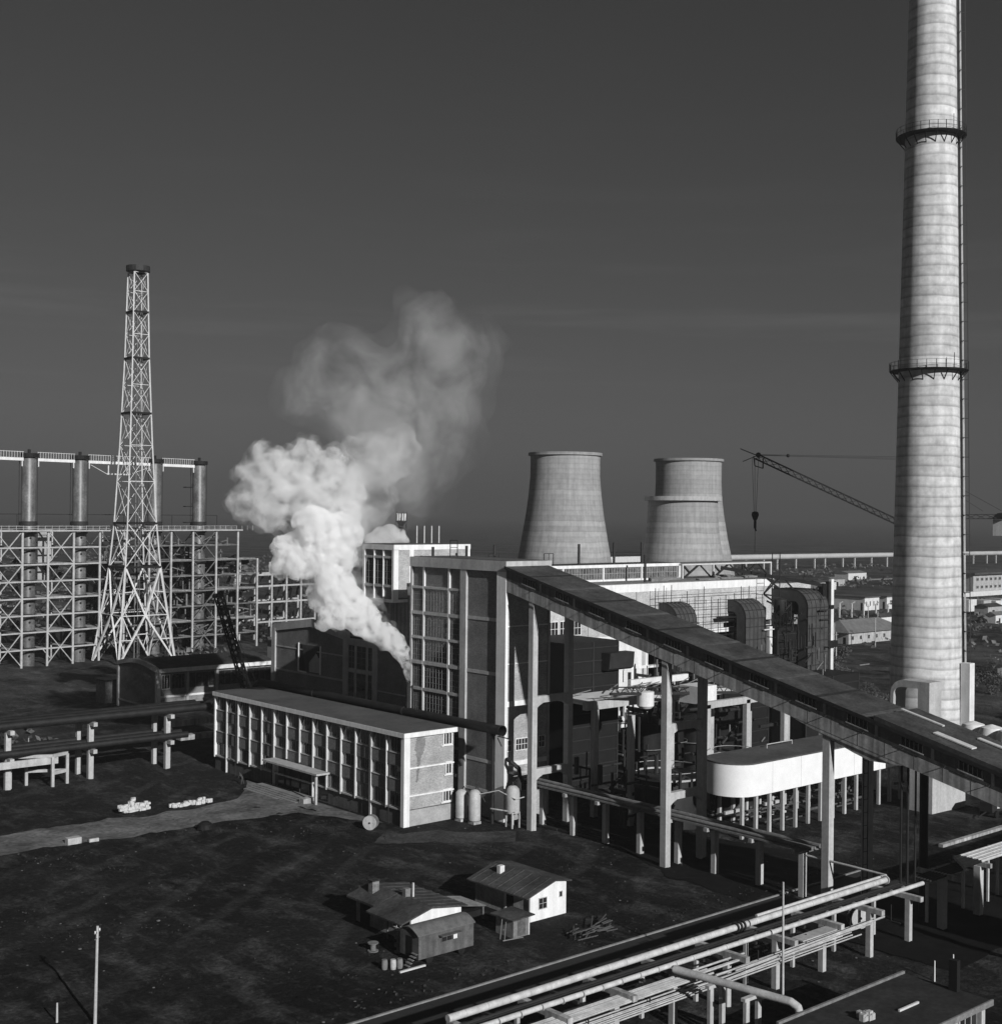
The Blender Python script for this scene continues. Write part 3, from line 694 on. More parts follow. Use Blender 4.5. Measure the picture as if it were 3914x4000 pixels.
# big curved flue ducts coming out of the wall
def elbow_duct(name, x0, x1, y1, ztop, zbot, out, label, r_in=1.1, r_out=3.1):
    t = thing(name, label, 'duct', ((x0 + x1) / 2, y1, zbot), 'curved flue ducts at the boiler house front')
    pts = []; N = 10
    yc = out + r_out; zc = ztop - r_out
    outer = [(y1, ztop)] + [(yc - r_out * math.sin(math.pi / 2 * i / N), zc + r_out * math.cos(math.pi / 2 * i / N)) for i in range(N + 1)] + [(out, zbot)]
    inner = [(out + r_out - r_in, zbot)] + [(yc - r_in * math.cos(math.pi / 2 * i / N), zc + r_in * math.sin(math.pi / 2 * i / N)) for i in range(N + 1)] + [(y1, zc + r_in)]
    MB().prism(outer + inner, 'X', x0, x1).build('duct_body', mat('lagged_duct', .055, .3, .8, .6), t)
    m_ = MB()
    for xx in [x0 + (x1 - x0) * i / 5 for i in range(6)]:
        for a, b_ in zip(outer[:-1], outer[1:]): m_.bar((xx, a[0] - .02, a[1] + .02), (xx, b_[0] - .02, b_[1] + .02), .08)
    for rr_ in range(4):
        k = 2 + rr_ * 3
        if k < len(outer): m_.bar((x0, outer[k][0], outer[k][1]), (x1, outer[k][0], outer[k][1]), .14)
    z = zc - 1.5
    while z > zbot: m_.bar((x0, out - .03, z), (x1, out - .03, z), .12); z -= 2.2
    m_.build('stiffener', M_steel, t)
    return t
elbow_duct('flue_duct', 164.0, 168.8, 147, 25.3, 14, 142.8, 'dark curved duct half hidden by the conveyor roof, leftmost of the three')
elbow_duct('flue_duct', 182.0, 187.6, 147, 25.2, 14.6, 142.9, 'grey curved ribbed duct bending down in the middle of the three')
elbow_duct('flue_duct', 194.6, 200.8, 150, 26.8, 6, 139.0, 'tall black curved duct beside the bright steel post, rightmost of the three')
# steel column at the far right corner
cl = thing('steel_column', 'tall column with a bright sunlit edge and crane bracket at the boiler house corner', 'column', (203.2, 140, 0))
MB().box(202.2, 202.9, 139.9, 140.6, -.3, 28.2).build('web', M_steel, cl)
MB().box(202.9, 203.7, 139.8, 140.4, -.3, 28.6).build('shaft', M_paper, cl)  # pale strip beside the dark web paints the sunlit edge
MB().box(199.8, 204.2, 139.2, 141, 16.2, 17.4).build('bracket', M_black, cl)
MB().box(202.3, 203.5, 139.6, 140.6, 23.2, 23.9).build('bracket', M_black, cl)
c2 = thing('steel_column', 'shorter bright column stump beside the middle ribbed duct', 'column', (188.6, 142.5, 0))
MB().box(188.1, 188.9, 142.4, 143.1, 9.5, 20.5).box(188.2, 188.7, 142.5, 143.0, -.3, 9.5).build('shaft', M_paper, c2)
MB().box(186.4, 191.8, 142.2, 142.4, 19.9, 20.1).build('crossbar', M_pale, c2)
# black boiler casings
def casing(name, x0, x1, y0, y1, z0, z1, label, ribs=7):
    t = thing(name, label, 'boiler casing', ((x0 + x1) / 2, (y0 + y1) / 2, z0), 'black boiler casings')
    MB().box(x0, x1, y0, y1, z0, z1).build('casing', M_black, t)
    m_ = MB()
    for i in range(ribs):
        z = z0 + (z1 - z0) * (i + .5) / ribs; m_.box(x0 - .1, x1 + .1, y0 - .15, y0, z, z + .16)
    for x in (x0, (x0 + x1) / 2, x1): m_.box(x - .12, x + .12, y0 - .12, y0, z0, z1)
    m_.build('stiffener', M_steel, t)
    return t
casing('boiler_casing', 126.3, 136.4, 130, 141, 0, 22.0, 'tall black casing right of the transfer tower behind the conveyor legs', 12)
casing('boiler_casing', 189.2, 199.6, 141.5, 147.5, 0, 20.2, 'black casing between the bright column stump and the tall black duct', 8)
casing('boiler_casing', 163, 175.5, 133, 146, 0, 11.5, 'broad black casing half hidden behind the conveyor slope', 6)
casing('boiler_casing', 184.5, 200, 132, 139, 0, 12.5, 'low black casing at the foot of the bright steel post', 4)
ho = thing('dust_hopper', 'dark projecting hopper box on the tall black casing', 'hopper', (134, 128, 18))
MB().prism([(130, 20.4), (128.2, 20.4), (128.4, 18.2), (128.9, 17.9), (130, 17.9)], 'X', 133, 138).build('hopper', M_steel, ho)
for x, z0, y in ((191.2, 20.2, 142.5), (196.6, 20.2, 143)):
    cy = thing('cyclone', 'small dark cyclone on a spindly frame above the black casing' + (', left of the pair' if x < 193 else ', nearer the sloping truss'), 'cyclone', (x, y, z0), 'cyclones on the black casing')
    MB().lathe(x, y, [(.2, z0 + 2), (.5, z0 + 2.3), (1.2, z0 + 3.4), (1.2, z0 + 5.0), (.2, z0 + 5.1)], 14).build('body', M_steel, cy, smooth=True)
    m_ = MB()
    for dx in (-2, -1, 0, 1, 2):
        m_.bar((x + dx, y, z0), (x + dx, y, z0 + 2.6), .12)
    m_.bar((x - 2.2, y, z0 + 2.6), (x + 2.2, y, z0 + 2.6), .2).bar((x - 2.2, y, z0 + 1.2), (x + 2.2, y, z0 + 1.2), .1)
    m_.build('stand', M_black, cy)
hoist = thing('hoist_frame', 'tall thin hoist frame rising above the right end of the boiler house', 'hoist', (190, 143, 20))
m_ = MB()
for x in (189.5, 191.7): m_.bar((x, 143, 20.2), (x, 143, 33.5), .13)
for z in range(21, 34, 2): m_.bar((189.5, 143, z + .5), (191.7, 143, z + .5), .07)
m_.build('frame', M_steel, hoist)

# concrete service frame in front of the boiler house
sfm = thing('service_frame', 'open concrete frame with beams and platforms between the conveyor and boiler house', 'concrete frame', (140, 118, 0))
m_ = MB()
for x in (123.2, 138.3, 146.9, 155.6, 165):
    for y in (115.0, 121.5):
        MB().box(x, x + .8, y, y + .7, -.4, 14.2).build('column', M_conc, sfm)
MB().box(121.5, 137.5, 121.3, 122.1, 14.2, 15.3).build('beam', M_conc, sfm)
MB().box(137.5, 168, 115.0, 115.7, 13.7, 14.6).build('beam', M_conc, sfm)
MB().box(137.5, 168, 121.4, 122.1, 14.1, 15.2).build('beam', M_conc, sfm)
MB().box(137.5, 150, 128.4, 129, 15.4, 16.3).build('beam', M_paper, sfm)
MB().box(121.5, 137.0, 122.1, 129, 14.9, 15.1).build('platform', M_paper, sfm)
MB().box(137.8, 141.5, 116, 119.5, 14.2, 16.6).build('parapet_box', M_paper, sfm)
m_ = MB()
for i in range(26):
    a = Vector((123 + rr.uniform(0, 26), 122.5 + rr.uniform(0, 4), 15.3 + rr.uniform(0, .5))); m_.bar(a, a + Vector((rr.uniform(1, 5), rr.uniform(-1, 1), rr.uniform(-.2, .9))), .12)
tag(m_.build('scrap_timber', M_wood), 'tangle of props and timber lying on the concrete service platform', 'timber')
lg = thing('lattice_girder', 'long dark lattice girder lying along the concrete frame behind the conveyor leg', 'girder', (137, 118, 15))
m_ = MB(); a = Vector((124, 119.5, 16.4)); b_ = Vector((149.5, 116.5, 14.9))
m_.bar(a, b_, .35).bar(a + Vector((0, 0, .9)), b_ + Vector((0, 0, .7)), .16)
for i in range(15):
    m_.bar(a.lerp(b_, i / 15), a.lerp(b_, (i + .5) / 15) + Vector((0, 0, .85)), .09).bar(a.lerp(b_, (i + .5) / 15) + Vector((0, 0, .85)), a.lerp(b_, (i + 1) / 15), .09)
m_.build('lattice', M_steel, lg)
dt = thing('round_drum', 'small pale round drum on the concrete frame left of the second conveyor leg', 'drum', (130.3, 119, 14))
MB().lathe(130.3, 119, [(.1, 14.0), (.8, 14.05), (1.15, 14.4), (1.15, 16.3), (.1, 16.4)], 28).build('shell', M_paper, dt, smooth=True)
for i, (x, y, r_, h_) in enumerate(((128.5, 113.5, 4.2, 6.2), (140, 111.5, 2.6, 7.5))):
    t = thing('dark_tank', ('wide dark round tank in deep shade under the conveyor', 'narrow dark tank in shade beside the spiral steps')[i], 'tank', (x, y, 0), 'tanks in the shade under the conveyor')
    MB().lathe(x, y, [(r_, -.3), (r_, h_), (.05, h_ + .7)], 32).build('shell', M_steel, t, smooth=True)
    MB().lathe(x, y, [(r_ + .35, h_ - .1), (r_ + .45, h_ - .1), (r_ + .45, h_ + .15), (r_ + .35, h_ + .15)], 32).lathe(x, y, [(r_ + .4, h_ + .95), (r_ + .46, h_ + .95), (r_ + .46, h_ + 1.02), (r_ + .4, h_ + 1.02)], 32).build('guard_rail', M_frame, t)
ss = thing('access_stair', 'steep pale-treaded stair hanging under a small platform behind the conveyor', 'stair', (144, 109, 0))
m_ = MB()
for i in range(13): m_.box(141.6 + i * .16, 142.8 + i * .16, 108.0, 108.5, 2 + i * .0 + (12 - i) * .52, 2.12 + (12 - i) * .52)
m_.build('treads', M_conc, ss)
MB().box(141, 146.5, 107, 110.5, 8.5, 8.7).bar((141, 107, 9.7), (146.5, 107, 9.7), .1).bar((141, 107, 8.7), (141, 107, 9.7), .1).bar((146.5, 107, 8.7), (146.5, 107, 9.7), .1).build('landing', M_conc, ss)

# ------------------------------------------------------------------ white curved gallery on columns
wg = thing('curved_gallery', 'windowless white elevated gallery with a rounded end raised on slender columns', 'gallery', (147, 107, 0))
R = 3.6; gx0, gx1, gy0, gy1, gz0, gz1 = 128.2, 172, 101.5, 108.7, 5.0, 9.0
out = [(gx1, gy0), (gx0 + R, gy0)] + [(gx0 + R - R * math.sin(math.pi * i / 16), gy0 + R - R * math.cos(math.pi * i / 16)) for i in range(1, 16)] + [(gx0 + R, gy1), (gx1, gy1)]
MB().prism(out, 'Z', gz0, gz1).build('wall', mat('gallery_cladding', .76, .06, .6, .85), wg, smooth=True)
o2 = [((p[0] - gx0 - R) * 1.01 + gx0 + R - .0, (p[1] - (gy0 + gy1) / 2) * 1.03 + (gy0 + gy1) / 2) for p in out]
MB().prism(o2, 'Z', gz1, gz1 + .18).build('roof', M_roof, wg)
for i in range(15):
    x = 129.6 + i * 2.75
    for y in (102.0, 107.8):
        if i == 0 and y > 105: continue
        MB().box(x, x + .4, y, y + .4, -.4, gz0).build('column', M_conc, wg)
for x in (131.3, 139.5): MB().box(x, x + 3.0, 106, 106.3, 1.9, 2.3).build('tie_beam', M_conc, wg)
for x in (135, 141, 147, 153, 159): MB().box(x, x + .03, gy0 - .012, gy0, gz0 + .05, gz1).build('panel_joint', M_concd, wg)

# ------------------------------------------------------------------ chimney
hx, hy = 220.5, 131.0
ch = thing('chimney', 'giant tapering concrete chimney with two ring platforms and a ladder track on its right side', 'chimney', (hx, hy, 0))
def cr_(z): return 6.6 - .0176 * z
MB().lathe(hx, hy, [(cr_(z), z) for z in range(-1, 182, 3)], 80).build('shaft', M_chim, ch, smooth=True)
for z in (67.5, 111.2):
    r_ = cr_(z)
    MB().lathe(hx, hy, [(r_ - .05, z - .3), (r_ + 1.65, z - .15), (r_ + 1.7, z), (r_ - .05, z)], 56).build('platform', M_black, ch)
    m_ = MB()
    for h_ in (.7, 1.45): m_.lathe(hx, hy, [(r_ + 1.6, z + h_), (r_ + 1.65, z + h_), (r_ + 1.65, z + h_ + .05), (r_ + 1.6, z + h_ + .05), (r_ + 1.6, z + h_)], 56)
    for i in range(26):
        t = 2 * math.pi * i / 26; cx, cy = math.cos(t), math.sin(t)
        m_.bar((hx + cx * (r_ + 1.64), hy + cy * (r_ + 1.64), z), (hx + cx * (r_ + 1.64), hy + cy * (r_ + 1.64), z + (1.5 if i % 6 else 2.7)), .09)
    m_.build('railing', M_steel, ch)
    m_ = MB()
    for i in range(18):
        t = 2 * math.pi * i / 18; cx, cy = math.cos(t), math.sin(t)
        m_.bar((hx + cx * (r_ + 1.5), hy + cy * (r_ + 1.5), z - .2), (hx + cx * r_, hy + cy * r_, z - 2.1), .15)
    m_.split('support_bracket', M_black, ch)
th = math.atan2(-.75, .60)
m_ = MB(); m2 = MB()
for side in (-.06, .05):
    for z0 in range(0, 180, 10):
        a = th + side; r0, r1 = cr_(z0) + .7, cr_(z0 + 10) + .7
        m2.bar((hx + r0 * math.cos(a), hy + r0 * math.sin(a), z0), (hx + r1 * math.cos(a), hy + r1 * math.sin(a), z0 + 10), .22)
z = 1.0
while z < 180:
    r0 = cr_(z)
    m_.bar((hx + r0 * math.cos(th), hy + r0 * math.sin(th), z), (hx + (r0 + 1.6) * math.cos(th), hy + (r0 + 1.6) * math.sin(th), z), .13)
    a0, a1 = th - .12, th + .1
    m_.bar((hx + (r0 + .7) * math.cos(a0), hy + (r0 + .7) * math.sin(a0), z), (hx + (r0 + .7) * math.cos(a1), hy + (r0 + .7) * math.sin(a1), z), .16)
    z += 3.6
for z0 in range(0, 180, 10):
    for ex, wd in ((1.6, .14), (.25, .3)):
        r0, r1 = cr_(z0) + ex, cr_(z0 + 10) + ex
        m_.bar((hx + r0 * math.cos(th), hy + r0 * math.sin(th), z0), (hx + r1 * math.cos(th), hy + r1 * math.sin(th), z0 + 10), wd)
m_.build('ladder', M_steel, ch)
m2.build('rail', M_tank, ch)
fb = thing('flue_intake', 'rounded concrete flue portal joining the foot of the chimney above the conveyor', 'flue', (204, 122, 0))
MB().box(201.5, 205.4, 119.0, 121.2, -.4, 11.9).build('riser', M_conc, fb)
pr = [(121.2, 11.9)] + [(124.0 + 2.5 * math.sin(math.pi / 2 * i / 8), 9.4 + 2.5 * math.cos(math.pi / 2 * i / 8)) for i in range(9)] + [(126.5, 5.5), (126.0, 5.5)] + [(124.0 + 1.9 * math.cos(math.pi / 2 * i / 8), 9.4 + 1.3 * math.sin(math.pi / 2 * i / 8)) for i in range(9)] + [(121.2, 10.7)]
MB().prism(pr, 'X', 201.5, 205.4).build('hood', M_conc, fb)
bb = MB().box(160, 168.6, 93.9, 97.5, -.4, 8.4).build('concrete_block_house', M_conc)
tag(bb, 'plain pale concrete block house seen beneath the lower end of the conveyor', 'block house')
vb = MB().box(221.3, 223.0, 122.6, 124.4, -.3, 13.5).build('ladder_housing', M_paper)
tag(vb, 'narrow pale box standing at the right foot of the chimney', 'housing')
# white silos right of the chimney
for i in range(5):
    x, y = 199.0 - i * 1.0, 109.5 - i * 3.7
    o = MB().lathe(x, y, [(2.1, -.3), (2.1, 5.6), (1.7, 6.4), (.1, 6.9)], 28).build('white_silo', M_white, smooth=True)
    tag(o, ('white rounded silo nearest the chimney above the conveyor', 'second white silo from the chimney', 'third white silo from the chimney', 'fourth white silo from the chimney', 'white silo farthest from the chimney at the picture edge')[i], 'silo', 'row of white silos right of the chimney')
# bulldozer-like compressor wagon by the chimney foot
cp = thing('compressor_trailer', 'dark boxy site compressor on wheels beside the foot of the chimney', 'compressor', (166, 88.4, 0))
MB().prism([(164.3, .7), (164.3, 2.0), (165.2, 2.6), (167.8, 2.6), (168.6, 2.0), (168.6, .7)], 'Y', 87.6, 89.4).build('hood', M_steel, cp)
for x in (165.2, 167.7):
    for y in (87.35, 89.4): MB().tube((x, y, .4), (x, y + .25, .4), .5, 16).build('wheel', M_black, cp)
MB().bar((164.3, 88.5, .7), (162.4, 88.5, .3), .12).build('drawbar', M_steel, cp)
MB().box(165.6, 167.4, 87.58, 87.6, 1.1, 2.0).build('side_panel', M_pale, cp)

# ------------------------------------------------------------------ turbine hall gable behind the office
an = thing('turbine_hall', 'low gabled brick hall with a torn opening in its wall behind the office roof', 'building', (135, 180, 0))
AX = 122.0
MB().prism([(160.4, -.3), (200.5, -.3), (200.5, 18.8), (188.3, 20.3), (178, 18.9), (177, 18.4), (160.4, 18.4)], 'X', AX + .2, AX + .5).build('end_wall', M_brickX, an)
MB().prism([(177.2, 18.9), (188.3, 20.4), (200.6, 18.8), (200.6, 20.1), (188.3, 21.75), (177.2, 20.3)], 'X', AX - .05, AX + .55).build('parapet', M_conc, an)
MB().prism([(178, 18.9), (188.3, 20.4), (200.3, 18.8), (200.3, 19.3), (188.3, 21.1), (178, 19.5)], 'X', AX + .5, 165).build('roof', M_roofd, an)
MB().box(AX + .2, 122.8, 160.4, 177.2, 18.4, 19.3).build('roof_edge', M_conc, an)
MB().box(AX + .5, 165, 160.6, 177.4, 18.6, 18.9).build('flat_roof', M_roofd, an)
for y0, y1 in ((199.4, 200.6), (177.1, 178.3), (168.9, 170.1)): MB().box(AX - .1, AX + .2, y0, y1, -.3, 19.4).build('pilaster', M_conc, an)
MB().box(AX + .1, AX + .2, 178.3, 199.4, 12.1, 12.4).box(AX + .12, AX + .2, 178.3, 199.4, 16.2, 16.4).split('string_course', M_conc, an)
MB().box(AX + .1, AX + .2, 160.5, 168.9, 11.5, 11.7).build('string_course', M_conc, an)
MB().box(AX + .08, AX + .2, 170.1, 177.1, 13.9, 14.5).box(AX + .08, AX + .2, 170.1, 177.1, 18.3, 19.2).split('band', M_conc, an)
for z0, z1 in ((14.5, 18.3), (9.4, 13.9)):
    for y0, y1 in ((170.2, 171.5), (171.9, 174.7), (175.1, 177.0)):
        window(an, 'X', AX + .19, y0, z0, y1 - y0, z1 - z0, 2, 4, fr=.09, dep=.08, fm=fgl)
for y in (171.5, 174.7): MB().box(AX - .02, AX + .2, y, y + .4, 8, 18.3).build('mullion', M_conc, an)
MB().box(AX + .16, AX + .22, 185.4, 192.0, 12.6, 17.2).build('opening', M_black, an)
MB().box(AX + .02, AX + .2, 191.9, 192.15, 12.5, 17.4).box(AX + .02, AX + .2, 185.2, 185.4, 12.5, 17.3).split('opening_frame', M_white, an)
MB().box(AX + .05, AX + .2, 189.6, 191.9, 12.4, 12.65).build('sill', M_white, an)
m_ = MB()
for i in range(9):
    y = 185.5 + i * .34; m_.add([(AX + .1 - .07 * (i % 2), y, 12.7), (AX + .1 - .07 * ((i + 1) % 2), y + .34, 12.7), (AX + .1 - .07 * ((i + 1) % 2), y + .34, 15.9 - .28 * abs(i - 2)), (AX + .1 - .07 * (i % 2), y, 16.1 - .28 * abs(i - 3))], [(0, 1, 2, 3)])
m_.build('torn_curtain', M_tank, an)
MB().prism([(192, 17.2), (191.2, 17.2), (189.8, 12.7), (192, 12.7)], 'X', AX + .1, AX + .15) if False else None
MB().prism([(190.9, 17.2), (185.4, 17.2), (187.5, 15.2), (188.3, 12.6), (189.8, 12.6)], 'X', AX + .1, AX + .15).build('tarpaulin', mat('dark_tarpaulin', .05, .3, 1), an)

# small steam puff source and rear shed
rs = thing('flat_roofed_shed', 'small flat roofed shed with white end wall left of the gabled hall', 'shed', (150, 246, 0))
MB().box(150.3, 163, 240.3, 249, -.3, 11.4).build('wall', mat('grey_render', .3, .2, .6), rs)
MB().box(150.2, 163, 240.1, 240.3, -.3, 11.4).build('end_wall', M_white, rs)
MB().box(149.9, 163.5, 239.8, 249.4, 11.4, 11.75).build('roof', M_steel, rs)
for x in (153.2, 155.6): window(rs, 'Y', 240.08, x, 8.6, 1.9, 1.9, 2, 1, fr=.12, dep=.06, fm=M_white)

# low building with shallow vaulted roof
lb = thing('vaulted_workshop', 'low brick workshop with shallow vaulted dark roof and small windows left of the office', 'building', (128, 243, 0))
LX, LXr, LY, LYr = 117.0, 143.5, 234.8, 252.3
arc = [(LY + (LYr - LY) * i / 10, 8.2 + 1.15 * math.sin(math.pi * i / 10)) for i in range(11)]
MB().prism([(LYr, -.3), (LY, -.3)] + arc, 'X', LX + .3, LX + .5).build('end_wall', M_brickX, lb)
MB().prism([(p[0], p[1] + .1) for p in arc] + [(p[0], p[1] + .95) for p in reversed(arc)], 'X', LX - .1, LX + .55).build('fascia', M_conc, lb)
MB().prism([(p[0], p[1]) for p in arc] + [(p[0], p[1] + .8) for p in reversed(arc)], 'X', LX + .5, LXr).build('roof', M_roofd, lb)
MB().box(LX + .4, LXr, LY + .3, LYr - .1, -.3, 8.3).build('wall', brick_mat('grey_brick_facing_y', .2, .28, 'Y'), lb)
MB().box(LX, LX + .9, LY - .1, LY + .5, -.3, 8.3).box(LX, LX + .5, LYr - .6, LYr, -.3, 8.3).split('pilaster', M_white, lb)
for x in (123.5, 130, 136.5): MB().box(x, x + .5, LY, LY + .3, -.3, 8.3).build('pilaster', M_conc, lb)
MB().box(LX, LXr + .3, LY - .5, LY + .2, 8.25, 9.0).build('eaves', M_white, lb)
MB().box(LX + .9, LXr, LY + .1, LY + .3, 3.3, 3.7).build('string_course', M_white, lb)
window(lb, 'Y', LY + .28, 118.2, 4.9, 1.8, 2.9, 3, 1, fr=.16, dep=.1, fm=M_white)
for i, (x, w_) in enumerate(((120.4, 2.8), (124.2, 5.6), (130.7, 5.6), (137.2, 5.6))):
    window(lb, 'Y', LY + .28, x, 4.9, w_, 2.9, 4, 1, fr=.07, dep=.1, fm=M_wood)
for i in range(8):
    MB().box(118.3 + i * 3, 119.6 + i * 3, LY + .22, LY + .31, 1.7, 2.4).build('vent_slot', M_black, lb)
MB().box(LX + .1, LX + .3, LY, LYr, 1.2, 1.5).build('string_course', M_conc, lb)
cb = thing('site_hut', 'small dark square hut standing left of the vaulted workshop', 'hut', (118, 258, 0))
MB().box(116, 120, 255.5, 260, -.2, 4.6).build('wall', M_wood, cb); MB().box(115.7, 120.3, 255.2, 260.3, 4.6, 4.85).build('roof', M_steel, cb)

# ------------------------------------------------------------------ steel frame with process columns, far left
P0 = Vector((125.73, 326.12, 0)); DD = Vector((.9855, .170, 0)).normalized(); NN = Vector((-DD.y, DD.x, 0))
def fp(t, nn, z): return P0 + DD * t + NN * nn + Vector((0, 0, z))
M_frame_shade = mat('shaded_steelwork', .14, .5, .25, .8)  # darker copy of the steelwork, paints the shade in the right part
fr = thing('steel_framework', 'huge pale steel framework of columns, floors and cross bracing at the left edge', 'framework', fp(30, 0, 0))
cols = [-14.2, -7.4, 0, 7.2, 14.6, 22.4, 30, 38, 45.3, 52.8, 61, 68.9, 76.3]
lev = [4.3 * i for i in range(1, 9)]
for i, t in enumerate(cols):
    ht = 34.4 if i < 12 else 26
    for nn in (0, 10):
        m_ = MB(); m_.bar(fp(t, nn, -.3), fp(t, nn, ht), .5 if nn == 0 else .34); m_.build('column', M_frame, fr)
for k, z in enumerate(lev):
    t1 = cols[-1] if z < 26 else cols[-2]
    for nn in (0, 10):
        m_ = MB(); m_.bar(fp(cols[0], nn, z), fp(22.4, nn, z), .26, .36); m_.build('beam', M_frame, fr)
        m_ = MB(); m_.bar(fp(22.4, nn, z), fp(t1, nn, z), .26, .36); m_.build('beam', M_frame_shade, fr)
    m_ = MB()
    for t in cols: 
        if t <= t1: m_.bar(fp(t, 0, z), fp(t, 10, z), .3, .4)
    m_.split('crossbeam', M_frame, fr)
    if k in (1, 3, 5): 
        for (a, b_) in ((7.2, 14.6), (22.4, 30), (45.3, 52.8), (61, 76)):
            m_ = MB(); v_ = [fp(a, .5, z + .3), fp(b_, .5, z + .3), fp(b_, 9.5, z + .3), fp(a, 9.5, z + .3)]
            m_.add(v_ + [p - Vector((0, 0, .25)) for p in v_], [(0,1,2,3),(7,6,5,4),(0,4,5,1),(1,5,6,2),(2,6,7,3),(3,7,4,0)]); m_.build('floor', M_concd, fr)
for (a, b_) in ((-7.4, 0), (7.2, 14.6), (22.4, 30), (38, 45.3), (52.8, 61)):
    for nn in (0, 10):
        m_ = MB()
        for k in range(4):
            z0, z1 = k * 8.6 + .2, (k + 1) * 8.6
            m_.bar(fp(a, nn, z0), fp(b_, nn, z1), .22).bar(fp(a, nn, z1), fp(b_, nn, z0), .22)
        m_.build('bracing', M_frame if a < 20 else M_frame_shade, fr)
m_ = MB()
for t in range(-14, 76, 2): m_.bar(fp(t, -.5, 34.4), fp(t, -.5, 35.7), .1)
m_.bar(fp(-14, -.5, 35.6), fp(68, -.5, 35.6), .1).bar(fp(-14, -.5, 35), fp(68, -.5, 35), .07).bar(fp(-14.4, -.3, 34.4), fp(70, -.3, 34.4), 1.3, .35)
m_.build('top_railing', M_frame, fr)
m_ = MB()
for t in (-14, 2, 18, 34, 50, 66): m_.bar(fp(t, 6, 34.4), fp(t, 6, 38.6), .16)
m_.bar(fp(-14, 6, 38.6), fp(66, 6, 38.6), .22)
m_.build('pipe_bridge', M_steel, fr)
M_sheet = mat('old_sheet_cladding', .34, .3, .8)
for a, b_, z0, z1 in ((-14.2, -3.5, 26, 34), (7.4, 11.2, 26, 34), (-14, -6, 17.2, 26), (7.4, 9.5, 21.5, 26)):
    m_ = MB(); v_ = [fp(a, 5, z0), fp(b_, 5, z0), fp(b_, 5, z1), fp(a, 5, z1)]
    m_.add(v_ + [p + NN * .1 for p in v_], [(0,1,2,3),(7,6,5,4),(0,4,5,1),(1,5,6,2),(2,6,7,3),(3,7,4,0)]); m_.build('cladding_panel', M_sheet, fr)
# half-assembled clutter of pipework on the floors
rr = random.Random(11)
m_ = MB()
for i in range(170):
    t = rr.uniform(24, 75); nn = rr.uniform(1, 9); z = rr.choice(lev[:7]) if t < 68 else rr.choice(lev[:5])
    if rr.random() < .6: m_.bar(fp(t, nn, z), fp(t, nn, z + rr.uniform(1.5, 4.1)), rr.uniform(.15, .5))
    else: m_.bar(fp(t, nn, z + rr.uniform(.5, 3)), fp(t + rr.uniform(2, 6), nn, z + rr.uniform(.5, 3)), rr.uniform(.15, .4))
tag(m_.build('pipework', M_frame_shade, fr), kind='stuff')
m_ = MB()
for i in range(420):
    t = rr.uniform(-14, 76) if i % 4 == 0 else rr.uniform(22, 76); nn = rr.uniform(4, 14); z = rr.uniform(0, 26)
    m_.bar(fp(t, nn, z), fp(t + rr.uniform(.5, 3.5), nn + rr.uniform(-1, 1), z + rr.uniform(0, 2)), rr.uniform(.5, 1.6))
for a, b_, z1 in ((22.6, 44, 25), (46, 60.5, 30), (61.5, 68, 26), (-14, -7.6, 22), (14.8, 22.2, 12)):  # black backing slabs stand in for the shade and clutter behind the frame
    v_ = [fp(a, 11.5, 0), fp(b_, 11.5, 0), fp(b_, 11.5, z1), fp(a, 11.5, z1)]
    m_.add(v_ + [p + NN * 1.5 for p in v_], [(0,1,2,3),(7,6,5,4),(0,4,5,1),(1,5,6,2),(2,6,7,3),(3,7,4,0)])
tag(m_.build('machinery', M_black, fr), kind='stuff')
lab = ['dark tall process column standing nearest the left edge of the framework', 'dark tall process column, second from the left in the framework', 'tall process column half hidden behind the lattice tower', 'tall process column with small side platforms right of the lattice tower']
